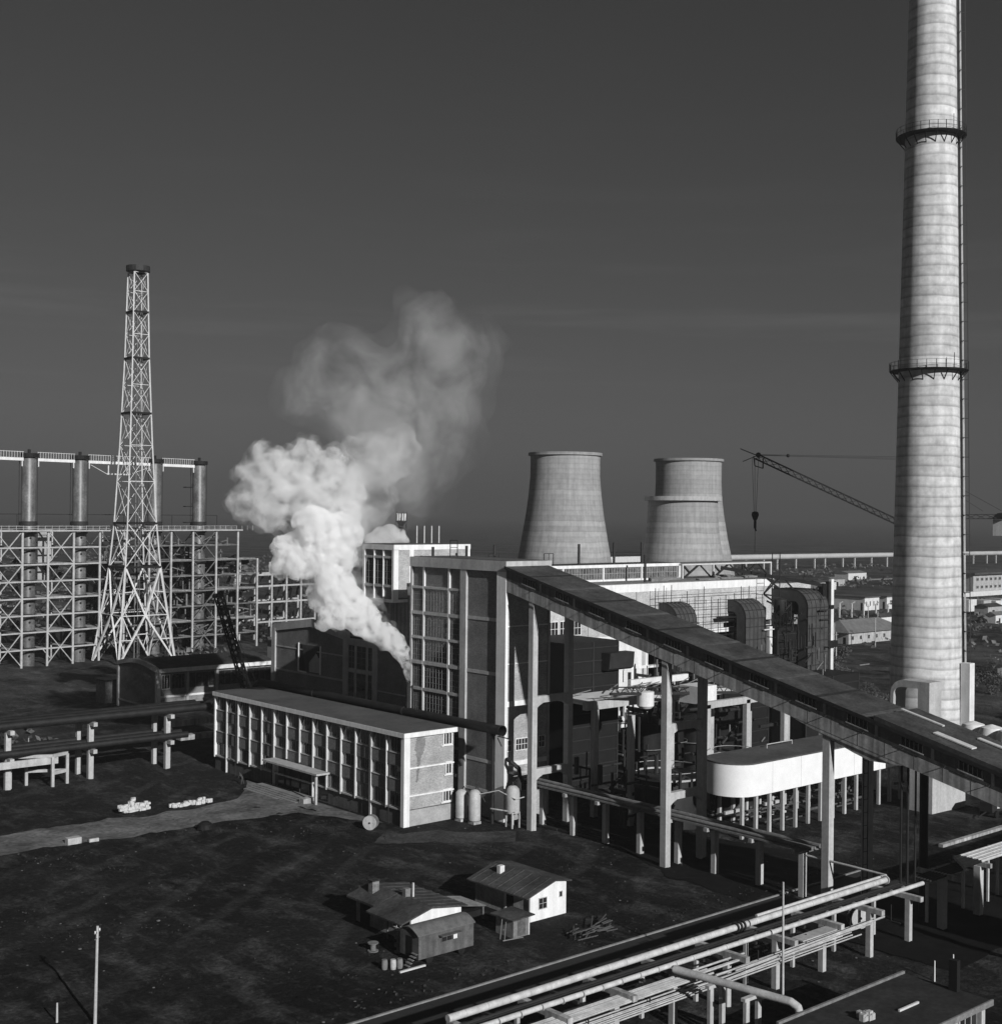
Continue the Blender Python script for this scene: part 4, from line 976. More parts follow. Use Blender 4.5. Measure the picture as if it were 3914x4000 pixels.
for i, t in enumerate((5.9, 20.7, 44.4, 59.7)):
    p = fp(t - 1.9, 4, 0)
    pc = thing('process_column', lab[i], 'process column', p, 'tall process columns inside the steel framework')
    MB().lathe(p.x, p.y, [(1.85, -.3), (1.85, 52.6), (1.5, 53.2), (.1, 53.4)], 28).build('shell', mat('column_shell', .13, .5, .25, .45, streak=.3, spec=.6), pc, smooth=True)
    m_ = MB()
    for z in lev + [36.5]: m_.lathe(p.x, p.y, [(1.85, z - .9), (2.25, z - .7), (2.25, z + .2), (1.85, z + .3)], 28)
    m_.build('collar', M_steel, pc)
    m_ = MB()
    cdir = Vector((-p.x, -p.y, 0)).normalized(); sdir = Vector((-cdir.y, cdir.x, 0))
    for z in lev: 
        q_ = p + cdir * 1.8 - sdir * -.55 + Vector((0, 0, z - 1.9)); m_.tube(q_, q_ + cdir * .12, .28, 10)
    m_.build('manhole', M_black, pc)
    m_ = MB()
    for z in range(36, 53): m_.bar(p + sdir * 2.1 + Vector((0, 0, z)), p + sdir * 2.1 + cdir * .5 + Vector((0, 0, z)), .06)
    m_.bar(p + sdir * 2.1 + Vector((0, 0, 34)), p + sdir * 2.1 + Vector((0, 0, 53.8)), .12).bar(p - sdir * 2.3 + Vector((0, 0, 34)), p - sdir * 2.3 + Vector((0, 0, 53.8)), .15)
    m_.build('ladder', M_steel, pc)
    MB().lathe(p.x, p.y, [(2.2, 53.2), (2.4, 53.2), (2.4, 54.2), (2.2, 54.2)], 20).tube(p + Vector((0, 0, 53.2)), p + Vector((0, 0, 55.2)), .4, 10).build('cap', M_black, pc)
    if i == 3:
        m_ = MB()
        for z in (36.4, 41, 46.5): 
            q_ = p - sdir * -3.2 * -1 + Vector((0, 0, z)); m_.box(q_.x - .9, q_.x + 1.2, q_.y - .9, q_.y + .9, z, z + .25); m_.bar(q_ + Vector((1, -.8, 0)), q_ + Vector((1, -.8, 1.2)), .1)
        m_.build('side_platform', M_black, pc)
gw = thing('top_gangway', 'bright white railed gangway linking the tops of the process columns', 'gangway', fp(22, 4, 52.5))
for a, b_ in ((-14, 2.0), (6.0, 16.8), (20.9, 40.4), (44.5, 55.6)):
    MB().bar(fp(a, 4, 52.6), fp(b_, 4, 52.6), 1.6, .75).build('deck', M_white, gw)
    m_ = MB(); t = a
    while t <= b_: m_.bar(fp(t, 3.2, 52.9), fp(t, 3.2, 54.6), .1); t += .75
    m_.bar(fp(a, 3.2, 54.5), fp(b_, 3.2, 54.5), .12)
    for t in (a + .3, b_ - .3): m_.bar(fp(t, 3.4, 50.8), fp(t, 3.4, 52.4), .3)
    m_.build('railing', M_pale, gw)
m_ = MB().bar(fp(22, 4, 51.9), fp(27, 4, 49.6), .15).bar(fp(27, 4, 49.6), fp(34, 4, 49.6), .5, .4).bar(fp(34, 4, 49.6), fp(40, 4, 51.6), .15).bar(fp(27.5, 4, 49.6), fp(27.5, 4, 52.3), .3).bar(fp(33.5, 4, 49.6), fp(33.5, 4, 52.3), .3)
m_.build('inspection_cradle', M_pale, gw)

# lower unfinished frame further right
f2 = thing('lower_framework', 'lower half built steel frame showing between the steam and the tall framework', 'framework', (225, 350, 0))
for i, t in enumerate((83, 89, 95, 101, 107)):
    for nn in (8, 16): MB().bar(fp(t, nn, -.3), fp(t, nn, 21 if i % 2 else 24), .5).build('column', M_frame, f2)
for z in (6, 12, 17, 20.5):
    for nn in (8, 16): MB().bar(fp(83, nn, z), fp(107, nn, z), .3, .5).build('beam', M_frame, f2)
m_ = MB()
for i in range(70):
    t = rr.uniform(79, 108); nn = rr.uniform(8, 16); z = rr.uniform(0, 19)
    m_.bar(fp(t, nn, z), fp(t + rr.uniform(0, 2), nn, z + rr.uniform(1, 4)), rr.uniform(.2, .8))
tag(m_.build('machinery', M_steel, f2), kind='stuff')

# ------------------------------------------------------------------ lattice tower
M_lat = mat('aluminium_paint', .62, .15, .5, .6)
lt = thing('lattice_tower', 'very tall slender pale lattice tower splayed at its foot, in front of the framework', 'lattice tower', (154.6, 323.2, 0))
lc = Vector((154.6, 323.2, 0)); ang0 = math.atan2(-.6587, .7524) - math.radians(4.0)
def lhw(z):
    pr_ = [(0, 11.2), (13, 8.9), (25, 6.9), (36, 5.75), (57, 4.4), (80, 3.3), (103, 2.65)]
    for (a, ra), (b_, rb) in zip(pr_[:-1], pr_[1:]):
        if z <= b_: return ra + (rb - ra) * (z - a) / (b_ - a)
    return 2.65
def lp(k, z): a = ang0 + k * math.pi / 2; return lc + Vector((math.cos(a), math.sin(a), 0)) * lhw(z) + Vector((0, 0, z))
zs = [0, 12.5, 25, 36.5, 47.5, 57, 65.5, 73, 80, 86.3, 92.2, 97.6, 102.6]
for k in range(4):
    m_ = MB()
    for a, b_ in zip(zs[:-1], zs[1:]): m_.bar(lp(k, a), lp(k, b_), .46 if a < 25 else .29)
    m_.build('leg', M_lat, lt)
for k in range(4):
    m_ = MB()
    for j, (a, b_) in enumerate(zip(zs[:-1], zs[1:])):
        w_ = .19 if a < 36 else .115
        if j == 0:
            mid = (lp(k, b_) + lp(k + 1, b_)) / 2
            m_.bar(lp(k, a), mid, .42).bar(lp(k + 1, a), mid, .42)
            for kk in (k, k + 1):
                h1 = lp(kk, a).lerp(mid, .5); m_.bar(h1, lp(kk, 6.3), .22); m_.bar(lp(kk, a).lerp(mid, .22), lp(kk, 6.3), .18); m_.bar(h1, lp(kk, b_), .2)
        elif j == 1:
            mid = (lp(k, a) + lp(k + 1, a)) / 2
            m_.bar(lp(k, b_), mid, .42).bar(lp(k + 1, b_), mid, .42)
            for kk in (k, k + 1): m_.bar(lp(kk, b_).lerp(mid, .5), lp(kk, a), .22).bar(lp(kk, b_).lerp(mid, .5), lp(kk, 18.5), .2)
        else:
            m_.bar(lp(k, a), lp(k + 1, b_), w_).bar(lp(k, b_), lp(k + 1, a), w_)
        m_.bar(lp(k, b_), lp(k + 1, b_), w_ * 1.1)
    m_.build('bracing', M_lat, lt)
for z in (25, 36.5, 65.5, 80, 92.2):
    m_ = MB()
    for k in range(4): m_.bar(lp(k, z), lp(k + 1, z), .8 if z < 40 else .5, .5)
    m_.build('platform', M_black, lt)
m_ = MB()
for z in range(5, 102, 5): m_.bar(lc + Vector((0, 0, z - 5)), lc + Vector((0, 0, z)), .22)
m_.bar(lc + Vector((.9, 0, 0)), lc + Vector((.9, 0, 102)), .15).bar(lc + Vector((1.4, 0, 0)), lc + Vector((1.4, 0, 102)), .1)
m_.build('riser_pipe', M_wood, lt)
MB().lathe(lc.x, lc.y, [(2.2, 102.6), (3.1, 103), (3.1, 104.4), (2.9, 104.4), (2.9, 103.2), (.2, 103.1)], 20).build('top_platform', M_steel, lt)

# ------------------------------------------------------------------ cooling towers
def ctower(name, c, prof, label):
    t = thing(name, label, 'cooling tower', (c[0], c[1], 0), 'cooling towers behind the boiler house')
    pp = []
    for (z0, r0), (z1, r1) in zip(prof[:-1], prof[1:]):
        for i in range(4): f_ = i / 4; pp.append((r0 + (r1 - r0) * f_, z0 + (z1 - z0) * f_))
    pp.append((prof[-1][1], prof[-1][0]))
    ztop, rt_ = prof[-1]
    inner = [(rt_ - .35, ztop), (rt_ - .5, ztop - 12)]
    MB().lathe(c[0], c[1], pp + inner, 96).build('shell', M_cool, t, smooth=True)
    MB().lathe(c[0], c[1], [(rt_ - .1, ztop - 1.1), (rt_ + .8, ztop - .9), (rt_ + .8, ztop + .1), (rt_ - .4, ztop + .1)], 96).build('rim', M_cool, t)
    return t
ctower('cooling_tower', (338.7, 350.8), [(0, 22), (10, 20), (20, 18), (30, 16.2), (40, 14.5), (47, 13.6), (54, 13.0), (59, 12.95), (62.7, 13.0)], 'complete smooth grey cooling tower, left of the group')
ctower('cooling_tower', (417.8, 358.6), [(0, 22), (10, 20.4), (20, 18.6), (30, 16.5), (40, 14.8), (47, 13.9), (54, 13.6), (60, 13.6), (63.4, 13.7)], 'tallest cooling tower at the back, rising out of the banded one')
t3 = ctower('cooling_tower', (364.9, 315.8), [(0, 20), (10, 17.6), (20, 15.6), (30, 13.8), (36, 13.0), (42, 12.7), (46.3, 12.6)], 'shorter unfinished cooling tower with a thick scaffold ring at its top')
MB().lathe(364.9, 315.8, [(12.6, 45.2), (14.2, 45.4), (14.2, 46.9), (12.6, 46.9)], 96).build('scaffold_ring', M_conc, t3)

# ------------------------------------------------------------------ tower crane behind the chimney
cr = thing('tower_crane', 'dark lattice tower crane with a hanging hook, its mast hidden behind the chimney', 'crane', (191.5, 118.2, 0))
def lattice(m_, a, b_, w_, n_, th=.1):
    a = Vector(a); b_ = Vector(b_); d = (b_ - a).normalized(); u = d.cross(Vector((0, 0, 1)))
    if u.length < .01: u = Vector((1, 0, 0))
    u.normalize(); v_ = u.cross(d)
    cs = [u * i * w_ / 2 + v_ * j * w_ / 2 for i, j in ((-1, -1), (1, -1), (1, 1), (-1, 1))]
    for c_ in cs: m_.bar(a + c_, b_ + c_, th * 1.5)
    for i in range(n_):
        p, q_ = a.lerp(b_, i / n_), a.lerp(b_, (i + 1) / n_)
        for k in range(4): m_.bar(p + cs[k], q_ + cs[(k + 1) % 4], th)
    return m_
jt = Vector((173.1, 134.2, 49.9)); jb = Vector((190.7, 118.8, 39.3)); mt = Vector((191.3, 118.3, 50.1)); jroot = jb + (jb - jt) * .12
m_ = lattice(MB(), (191.8, 117.8, -.3), (191.8, 117.8, 50), 1.7, 22, .12); m_.build('mast', M_black, cr)
MB().box(190.9, 192.5, 117.2, 118.6, 20, 49.9).build('lift_shaft', M_steel, cr)
m_ = lattice(MB(), jt, jroot, .85, 22, .09); m_.build('jib', M_black, cr)
m_ = MB().bar(jt + Vector((0, 0, .2)), jt + Vector((-1.9, 1.7, 1.2)), .14).bar(jt, jt + Vector((-1.6, 1.4, -.9)), .12).bar(jt + Vector((-.2, 0, -1.6)), jt + Vector((.9, -.8, -2)), .15).bar(jt + Vector((-.2, 0, -1.6)), jt + Vector((-.3, .2, 0)), .15).bar(jt + Vector((.9, -.8, -2)), jt + Vector((.9, -.8, -.3)), .15).ball(jt + Vector((.3, -.3, .2)), .45, 8, 5)
m_.build('jib_head', M_black, cr)
m_ = MB()
for dz in (0, .25, -.2): m_.bar(jt + Vector((.5, -.4, dz * .3 + .2)), mt + Vector((0, 0, dz - .3)), .05)
m_.ball(jt.lerp(mt, .22) + Vector((0, 0, .1)), .3, 8, 5)
for dx in (-.45, -.1, .35): m_.bar(jt + Vector((dx, -dx * .85, -.3)), jt + Vector((.0, 0, -9.3)) + Vector((dx * .7, 0, 0)), .05)
m_.bar(jt + Vector((0, 0, -10)), jt + Vector((0, 0, -16)), .05)
m_.bar(mt, Vector((203.5, 107.2, 41.2)), .06).bar(mt + Vector((0, 0, -.6)), Vector((201.2, 109.4, 41.2)), .05)
m_.build('cable', M_black, cr)
hk = jt + Vector((0, 0, -9.6))
MB().lathe(hk.x, hk.y, [(.05, hk.z + .5), (.5, hk.z + .4), (.6, hk.z - .1), (.35, hk.z - .8), (.15, hk.z - 1.1)], 12).tube(hk + Vector((0, 0, -1.1)), hk + Vector((0, 0, -2.3)), .22, 8).tube(hk + Vector((0, 0, -2.2)), hk + Vector((.3, 0, -2.7)), .12, 6).build('hook_block', M_black, cr)
m_ = lattice(MB(), jb + Vector((1, -1, .8)), Vector((203.8, 106.8, 40.4)), .7, 10, .08); m_.build('counter_jib', M_black, cr)
MB().box(202.2, 206.5, 104.6, 108.2, 37.2, 39.9).build('counterweight', M_white, cr)
MB().prism([(204.8, 40.0), (201.0, 40.2), (202.5, 40.9), (205.5, 41.1), (206, 40.0)], 'Y', 105.6, 107.6).build('winch_cover', M_black, cr)

cr.scale = (1.32, 1.32, 1.32); cr.location = (191.5 * 1.32, 118.2 * 1.32, 40 - 40 * 1.32 + .0)

# derrick boom by the office
dr = thing('crawler_crane', 'dark crawler crane with a leaning lattice boom behind the office roof', 'crane', (114.5, 193.5, 0))
m_ = lattice(MB(), (115.2, 192.8, 2.0), (110.1, 198.6, 26.0), 1.15, 24, .16); m_.build('boom', M_black, dr)
MB().prism([(113, .9), (113, 3.2), (114.2, 3.9), (117.5, 3.9), (118.5, 2.4), (118.5, .9)], 'Y', 191, 194).build('cab', M_steel, dr)
for y in (190.4, 194): MB().prism([(113.2, .1), (112.8, .5), (113.2, .95), (118.2, .95), (118.6, .5), (118.2, .1)], 'Y', y, y + .6).build('track', M_black, dr)
MB().bar((117.5, 192.5, 3.9), (110.3, 198.4, 25.8), .06).build('cable', M_black, dr)

# ------------------------------------------------------------------ pipe racks
def post(x, y, h_, w_=.55, t=None, m=None): return MB().box(x - w_ / 2, x + w_ / 2, y - w_ / 2, y + w_ / 2, -.4, h_).build('post', m or M_conc, t)
r1 = thing('pipe_rack', 'concrete pipe rack carrying two long white pipes beside the road', 'pipe rack', (90, 68.7, 0))
MB().tube((57, 70.15, 5.0), (111.2, 70.15, 5.0), .27, 20).build('pipe', M_alu, r1, smooth=True)
MB().tube((57, 67.7, 4.95), (113.2, 67.35, 4.95), .20, 18).build('pipe', M_alu, r1, smooth=True)
MB().tube((92, 70.75, 5.15), (111.0, 70.75, 5.15), .14, 12).build('pipe', M_alu, r1, smooth=True)
MB().tube((60, 70.7, 4.85), (80, 70.7, 4.85), .1, 10).build('pipe', M_alu, r1, smooth=True)
for y, r_, z in ((69.4, .12, 4.6), (69.0, .1, 4.6), (68.6, .14, 4.6)): MB().tube((57, y, z), (112.3, y, z), r_, 10).build('pipe', M_steel, r1)
rr = random.Random(4)
for k in range(9):
    y = 66.0 + .17 * k; xa = 57 + rr.uniform(0, 1); xb = rr.choice((80, 84.4, 78, 86)) + rr.uniform(-1, 1)
    MB().tube((xa, y, 4.05 + .02 * (k % 3)), (xb, y, 4.05 + .02 * (k % 2)), .085, 8).build('pipe', M_tank, r1)
for k in range(5):
    xa = 84 + rr.uniform(-3, 2); xb = 104 + rr.uniform(-4, 7); y = 66.2 + k * .22
    MB().tube((xa, y, 3.2 + rr.uniform(-.2, .2)), (xb, y + rr.uniform(-.3, .3), 3.3 + rr.uniform(-.1, .3)), .08, 8).build('pipe', M_tank, r1)
MB().box(92.5, 97.5, 66.2, 67.4, 3.9, 4.0).build('cable_tray', M_tank, r1)
for x in (57.9, 64.6, 71.3, 77.9, 84.5, 91.0, 97.7, 104.0, 110.5):
    post(x, 67.9 if x < 100 else 67.2, 4.0, .5, r1); post(x - .9, 70.4, 4.2, .3, r1, M_conc)
    MB().box(x - .25, x + .25, 65.8, 71.1, 4.0, 4.45).build('crossbeam', M_concd, r1)
for x in (60.5, 67, 74, 81, 87.7, 94.4, 101):
    MB().box(x - .12, x + .12, 67.4, 70.6, 4.4, 4.62).build('pipe_saddle', M_steel, r1)
m_ = MB()
for k_ in range(26):
    x = 58.5 + k_ * 2.03
    m_.tube((x, 70.15, 5.0), (x + .06, 70.15, 5.0), .285, 18); m_.tube((x + .9, 67.55, 4.95), (x + .96, 67.55, 4.95), .24, 16)
m_.build('strap', M_tank, r1)
for k_ in range(8):
    x = 61 + k_ * 6.6; MB().bar((x, 67.0, 2.6), (x, 67.0, 4.1), .08).bar((x, 66.0, 2.6), (x, 68.2, 2.6), .1).build('hanger', M_steel, r1)
for k_ in range(6):
    xa = 60 + rr.uniform(0, 4); xb = 104 - rr.uniform(0, 14); y = 66.3 + k_ * .2
    MB().tube((xa, y, 2.75 + .05 * k_), (xb, y + rr.uniform(-.2, .2), 2.8 + rr.uniform(-.1, .15)), .06, 7).build('pipe', M_tank, r1)
for i in range(3): MB().tube((88.3 + i * .45, 70.15, 5), (88.45 + i * .45, 70.15, 5), .44, 18).build('pipe_flange', M_steel, r1)
m_ = MB()
m_.pipe([(111.0, 70.75, 5.15), (112.2, 70.75, 5.15), (112.2, 75, 5.2), (112.2, 80, 5.2)], .12, 10).tube((111.2, 70.15, 5), (111.3, 70.15, 5), .42, 20)
m_.build('pipe_bend', M_tank, r1)
sp = thing('branch_pipe', 'single grey pipe leaving the rack and bending down to a roof', 'pipe', (78.5, 61, 0))
MB().pipe([(77.2, 67.2, 4.75), (78.9, 57.5, 4.6), (79.1, 57.0, 4.3), (79.3, 56.6, 2.6)], .3, 16).build('pipe', M_tank, sp, smooth=True)
for y in (63.6, 60.2): MB().box(77.2, 77.6, y, y + .3, -.3, 4.2).box(78.6, 79.0, y, y + .3, -.3, 4.2).box(77.0, 79.2, y - .05, y + .35, 4.2, 4.45).split('trestle', M_conc, sp)
# black risers hanging from the conveyor to the rack
for i, (x, y, r_) in enumerate(((112.5, 69.3, .13), (112.5, 68.6, .13), (113.2, 68.2, .1), (118.9, 70.7, .45))):
    o = MB().tube((x, y, 4.7 if i < 3 else -.3), (x, y, cz(y) + .1), r_, 10).build('riser_pipe', M_pipe)  # the thick one is a column with its shade painted black
    tag(o, ('thin black riser left of the trio between rack and conveyor', 'thin black riser in the middle of the trio between rack and conveyor', 'thinnest black riser on the right between rack and conveyor', 'thick column under the conveyor beside the risers, painted black as shade')[i], 'riser pipe', 'black risers below the conveyor')
r2 = thing('pipe_rack', 'low dark pipe rack running from the tower past the conveyor legs', 'pipe rack', (114, 102, 0))
MB().box(113.2, 115.7, 80.5, 124.6, 5.25, 5.45).build('deck', M_wood, r2)
for x, r_ in ((113.5, .2), (114.0, .16), (114.9, .24), (115.4, .15)): MB().tube((x, 80.2, 5.45 + r_), (x, 124.9, 5.45 + r_), r_, 10).build('pipe', M_wood, r2)
for y in (122.2, 116.6, 111.0, 105.3, 99.4, 94.0, 87.8, 82.2):
    MB().box(114.3, 114.95, y - .3, y + .3, -.4, 4.85).build('post', M_conc, r2)
    MB().box(112.9, 116.0, y - .25, y + .25, 4.85, 5.25).build('crossbeam', M_concd, r2)
r3 = thing('pipe_rack', 'pipe rack at the right edge with a flat bundle of pale pipes', 'pipe rack', (130, 67.8, 0))
for k in range(8): MB().tube((119.3 + .35 * k, 66.6 + k * .33, 5.6 + .05 * (k % 2)), (160, 66.6 + k * .33, 5.6), .15, 10).build('pipe', M_alu, r3, smooth=True)
for k in range(6): MB().tube((113.4, 66.8 + k * .33, 5.2), (119.5 + .35 * k, 66.8 + k * .33, 5.3), .12, 8).build('pipe', M_steel, r3)
for x in (116.6, 123.5, 130.5, 137.5, 144.5):
    MB().box(x - .35, x + .35, 66.9, 67.6, -.4, 4.9).build('post', M_conc, r3); post(x + .5, 69.2, 4.9, .25, r3, M_pale)
    MB().box(x - .2, x + .2, 65.9, 70.0, 4.9, 5.35).build('crossbeam', M_concd, r3)
post(127.9, 68.6, 5, .2, r3, M_pale)
r4 = thing('pipe_rack', 'heavy pipe rack with thick dark pipes on white posts at the left', 'pipe rack', (82, 188, 0))
for x in (45.3, 57.6, 69.9, 82.2, 94.6):
    for y in (186.0, 190.2):
        MB().box(x - .38, x + .38, y - .35, y + .35, -.4, 8.0).build('post', M_conc, r4)
    for z in (3.9, 7.9): MB().box(x - .3, x + .3, 184.2, 191.6, z, z + .6).build('crossbeam', M_conc, r4)
for y, z, r_ in ((185.2, 9.1, .6), (187.6, 9.1, .62), (190.2, 9.1, .5), (185.0, 5.1, .5), (187.2, 5.1, .55), (190.4, 5.1, .5)):
    MB().tube((20, y, z), (101.5 if z > 8 else 97.5, y, z), r_, 16).build('pipe', M_pipe, r4, smooth=True)
MB().box(20, 76.5, 184.0, 184.4, 3.2, 4.2).build('cable_duct', M_tank, r4)
MB().pipe([(101.5, 188, 8.8), (108, 196, 8), (112, 206, 7)], .5, 12).build('pipe_bend', M_pipe, r4, smooth=True)
MB().box(99, 112, 190, 191.6, 3.2, 4.0).box(99, 112, 194, 196, 4.8, 5.8).build('cable_duct', M_concd, r4)
wf = thing('concrete_trestle', 'small white concrete trestle under the left pipe rack', 'trestle', (75.5, 186.5, 0))
m_ = MB()
for x, y in ((73.2, 187.5), (78.2, 184.9), (75.6, 183.8), (70.5, 186.6)): m_.box(x - .2, x + .2, y - .2, y + .2, -.3, 4.3)
m_.bar((73.2, 187.5, 4.4), (78.2, 184.9, 4.4), .4, .45).bar((70.5, 186.6, 4.4), (75.6, 183.8, 4.4), .4, .45).bar((75.6, 183.8, 4.4), (78.2, 184.9, 4.4), .4, .45).bar((75.6, 183.8, 1.9), (78.2, 184.9, 1.9), .35, .5).bar((73.2, 187.5, 1.9), (78.2, 184.9, 1.9), .35, .4)
m_.build('frame', M_conc, wf)

# ------------------------------------------------------------------ huts and site objects in the foreground
h1 = thing('workshop_hut', 'long low hut with patched felt roof and white gable behind the site wagon', 'hut', (76.5, 100, 0))
prof = [(72.5, 2.15), (75.9, 3.0), (79.8, 2.5)]
MB().prism([(73.6, -.3), (79.6, -.3), (79.6, 2.45), (75.9, 2.95), (73.6, 2.4)], 'Y', 96.1, 96.3).build('gable_wall', M_white, h1)
MB().box(73.9, 79.5, 96.3, 105.3, -.3, 2.35).build('wall', mat('dirty_render', .25, .35, .8, streak=.3), h1)
MB().prism([(72.2, 2.05), (75.9, 3.0), (75.9, 3.14), (72.2, 2.2)], 'Y', 95.8, 101.3).build('roof', M_roofd, h1)
MB().prism([(73.2, 2.25), (75.9, 3.02), (75.9, 3.2), (73.2, 2.45)], 'Y', 101.3, 106.0).build('roof', M_roofd, h1)
MB().prism([(75.9, 3.0), (80.2, 2.4), (80.2, 2.55), (75.9, 3.16)], 'Y', 95.8, 105.8).build('roof', M_roofd, h1)
m_ = MB()
for i in range(8): m_.prism([(75.95, 3.17), (80.2, 2.56), (80.2, 2.62), (75.95, 3.23)], 'Y', 96.6 + i * 1.2, 96.68 + i * 1.2)
m_.build('roof_batten', M_roofd, h1)
MB().box(74.6, 75.4, 103.6, 104.3, 2.4, 4.0).build('chimney_stack', mat('sooty_brick', .16, .5, 3), h1)
MB().box(74.5, 75.5, 103.5, 104.4, 4.0, 4.1).build('chimney_cap', M_steel, h1)
MB().box(75.8, 76.4, 99.9, 100.4, 2.9, 3.9).build('chimney_stack', M_wood, h1)
MB().box(76.55, 76.7, 99.7, 99.85, 2.9, 4.4).build('stove_pipe', M_pale, h1)
MB().box(73.85, 73.91, 103.0, 104.6, 0, 1.9).build('doorway', M_black, h1)
window(h1, 'X', 73.88, 98.0, .9, 1.3, 1.1, 2, 1, fr=.09, dep=.06, fm=M_white)
MB().box(72.9, 73.9, 96.7, 98.9, 1.95, 2.05).build('lean_to', M_wood, h1)
for y in (96.8, 98.8): MB().box(72.9, 73.0, y, y + .1, -.2, 1.95).build('post', M_wood, h1)

wgn = thing('site_wagon', 'grey barrel roofed site wagon on wheels with hooded window and steps', 'wagon', (73.7, 92.5, 0))
wx0, wx1, wy0, wy1 = 70.7, 77.0, 91.15, 93.9
ar = [(wy0 + (wy1 - wy0) * i / 12, 2.55 + .55 * math.sin(math.pi * i / 12)) for i in range(13)]
M_wag = mat('faded_wagon_paint', .11, .3, 1.2, .8, streak=.35)
MB().prism([(wy1, .5), (wy0, .5)] + ar, 'X', wx0, wx1).build('body', M_wag, wgn)
MB().prism([(p[0] + (p[0] - 92.5) * .06, p[1] + .02) for p in ar] + [(p[0] + (p[0] - 92.5) * .06, p[1] + .09) for p in reversed(ar)], 'X', wx0 - .15, wx1 + .15).build('roof', mat('wagon_roof_tin', .12, .3, 1.5), wgn)
MB().prism([(72.9, 2.2), (75.3, 2.2), (75.3, 2.27), (72.9, 2.27)], 'Y', wy0 - .55, wy0).build('window_hood', M_wag, wgn)
window(wgn, 'Y', wy0 - .01, 73.2, 1.55, 1.9, .6, 3, 1, fr=.06, dep=.05, fm=M_wag)
MB().box(74.6, 75.1, wy0 - .06, wy0 - .02, 1.6, 2.1).build('curtain', M_white, wgn)
MB().box(wx0 - .02, wx0, 92.1, 93.0, .6, 2.3).build('door', M_black, wgn)
for x in (72.0, 75.7):
    for y in (wy0 + .1, wy1 - .3): MB().tube((x, y, .35), (x, y + .2, .35), .4, 18).build('wheel', M_black, wgn)
MB().box(wx0 + .2, wx1 - .2, wy0 + .3, wy1 - .3, .4, .52).build('chassis', M_steel, wgn)
m_ = MB()
for i in range(5): m_.box(69.6 + i * .2, 69.85 + i * .2, 91.2, 91.9, .1 + i * .22, .15 + i * .22)
m_.build('steps', M_wood, wgn)
MB().bar((wx1, 92.5, .45), (78.2, 92.5, .3), .1).build('drawbar', M_steel, wgn)

sh = thing('storage_shed', 'small dark timber shed with sagging roof in front of the white hut', 'shed', (83.2, 92.7, 0))
MB().box(82.1, 84.1, 91.4, 93.9, -.2, 1.75).build('wall', M_wood, sh)
MB().prism([(81.7, 1.72), (84.5, 1.85), (84.5, 1.95), (81.7, 1.82)], 'Y', 91.0, 94.3).build('roof', M_roofd, sh)
MB().box(84.0, 84.12, 91.35, 91.5, -.2, 1.8).build('corner_board', M_pale, sh)
m_ = MB().box(82.6, 83.6, 91.35, 91.4, .1, 1.6); m_.build('door', mat('old_door', .09, .4, 3), sh)
ld = thing('leaning_ladder', 'thin timber ladder leaning on the dark side of the small shed', 'ladder', (81.5, 91.9, 0))
MB().bar((81.2, 91.6, 0), (81.9, 92.2, 1.6), .06).bar((81.0, 92.0, 0), (81.75, 92.6, 1.6), .06).bar((81.4, 92.1, .8), (81.5, 92.0, .8), .05).bar((80.8, 91.4, .06), (83, 91.0, .06), .08).build('rails', M_wood, ld)

h2 = thing('white_hut', 'whitewashed hut with sloping dark roof, a window and bright gable wall', 'hut', (89, 98, 0))
MB().prism([(86.6, -.3), (91.5, -.3), (91.5, 3.15), (89.9, 3.5), (86.6, 2.5)], 'Y', 94.0, 94.2).build('gable_wall', M_white, h2)
MB().box(86.75, 91.4, 94.2, 102.5, -.3, 2.45).build('wall', mat('hut_side_render', .33, .3, .9, streak=.2), h2)
MB().prism([(86.0, 2.3), (89.9, 3.5), (89.9, 3.62), (86.0, 2.44)], 'Y', 93.8, 103.0).build('roof', M_roofd, h2)
MB().prism([(89.9, 3.5), (92.1, 3.15), (92.1, 3.27), (89.9, 3.62)], 'Y', 93.8, 103.0).build('roof', M_roofd, h2)
m_ = MB()
for i in range(7): m_.prism([(86.05, 2.46), (89.85, 3.63), (89.85, 3.69), (86.05, 2.52)], 'Y', 94.5 + i * 1.3, 94.57 + i * 1.3)
m_.build('roof_batten', M_roofd, h2)
window(h2, 'Y', 93.99, 87.7, 1.0, 1.15, 1.15, 2, 2, fr=.07, dep=.05, fm=M_tank)
window(h2, 'Y', 93.99, 90.5, 1.75, .45, .6, 1, 1, fr=.06, dep=.05, fm=M_tank)
MB().box(86.7, 86.76, 96.6, 97.6, 0, 1.95).build('doorway', M_black, h2)
MB().box(86.66, 86.76, 97.6, 97.9, 0, 2.1).build('door_frame', M_white, h2)
MB().box(88.2, 88.8, 100.3, 100.8, 2.9, 3.9).build('chimney_stack', M_paper, h2)
lt2 = thing('ribbed_shelter', 'low ribbed tin shelter between the two huts', 'shelter', (82.5, 100, 0))
MB().prism([(80.4, 1.9), (84.0, 1.25), (84.0, 1.33), (80.4, 1.98)], 'Y', 97.6, 101.6).build('roof', mat('corrugated_tin', .14, .3, 1.5), lt2)
m_ = MB()
for i in range(13): m_.prism([(80.4, 1.99), (84.0, 1.34), (84.0, 1.38), (80.4, 2.03)], 'Y', 97.7 + i * .31, 97.78 + i * .31)
m_.build('ribs', M_wood, lt2)
for x, y, z in ((80.6, 97.8, 1.9), (83.8, 97.8, 1.25), (80.6, 101.3, 1.9), (83.8, 101.3, 1.25)): MB().box(x, x + .12, y, y + .12, -.2, z).build('post', M_wood, lt2)
MB().box(80.7, 83.7, 98, 101.2, 0, .9).build('stored_timber', M_black)
tag(bpy.data.objects['stored_timber'], 'dark stacked timber stored under the ribbed tin shelter', 'timber stack')

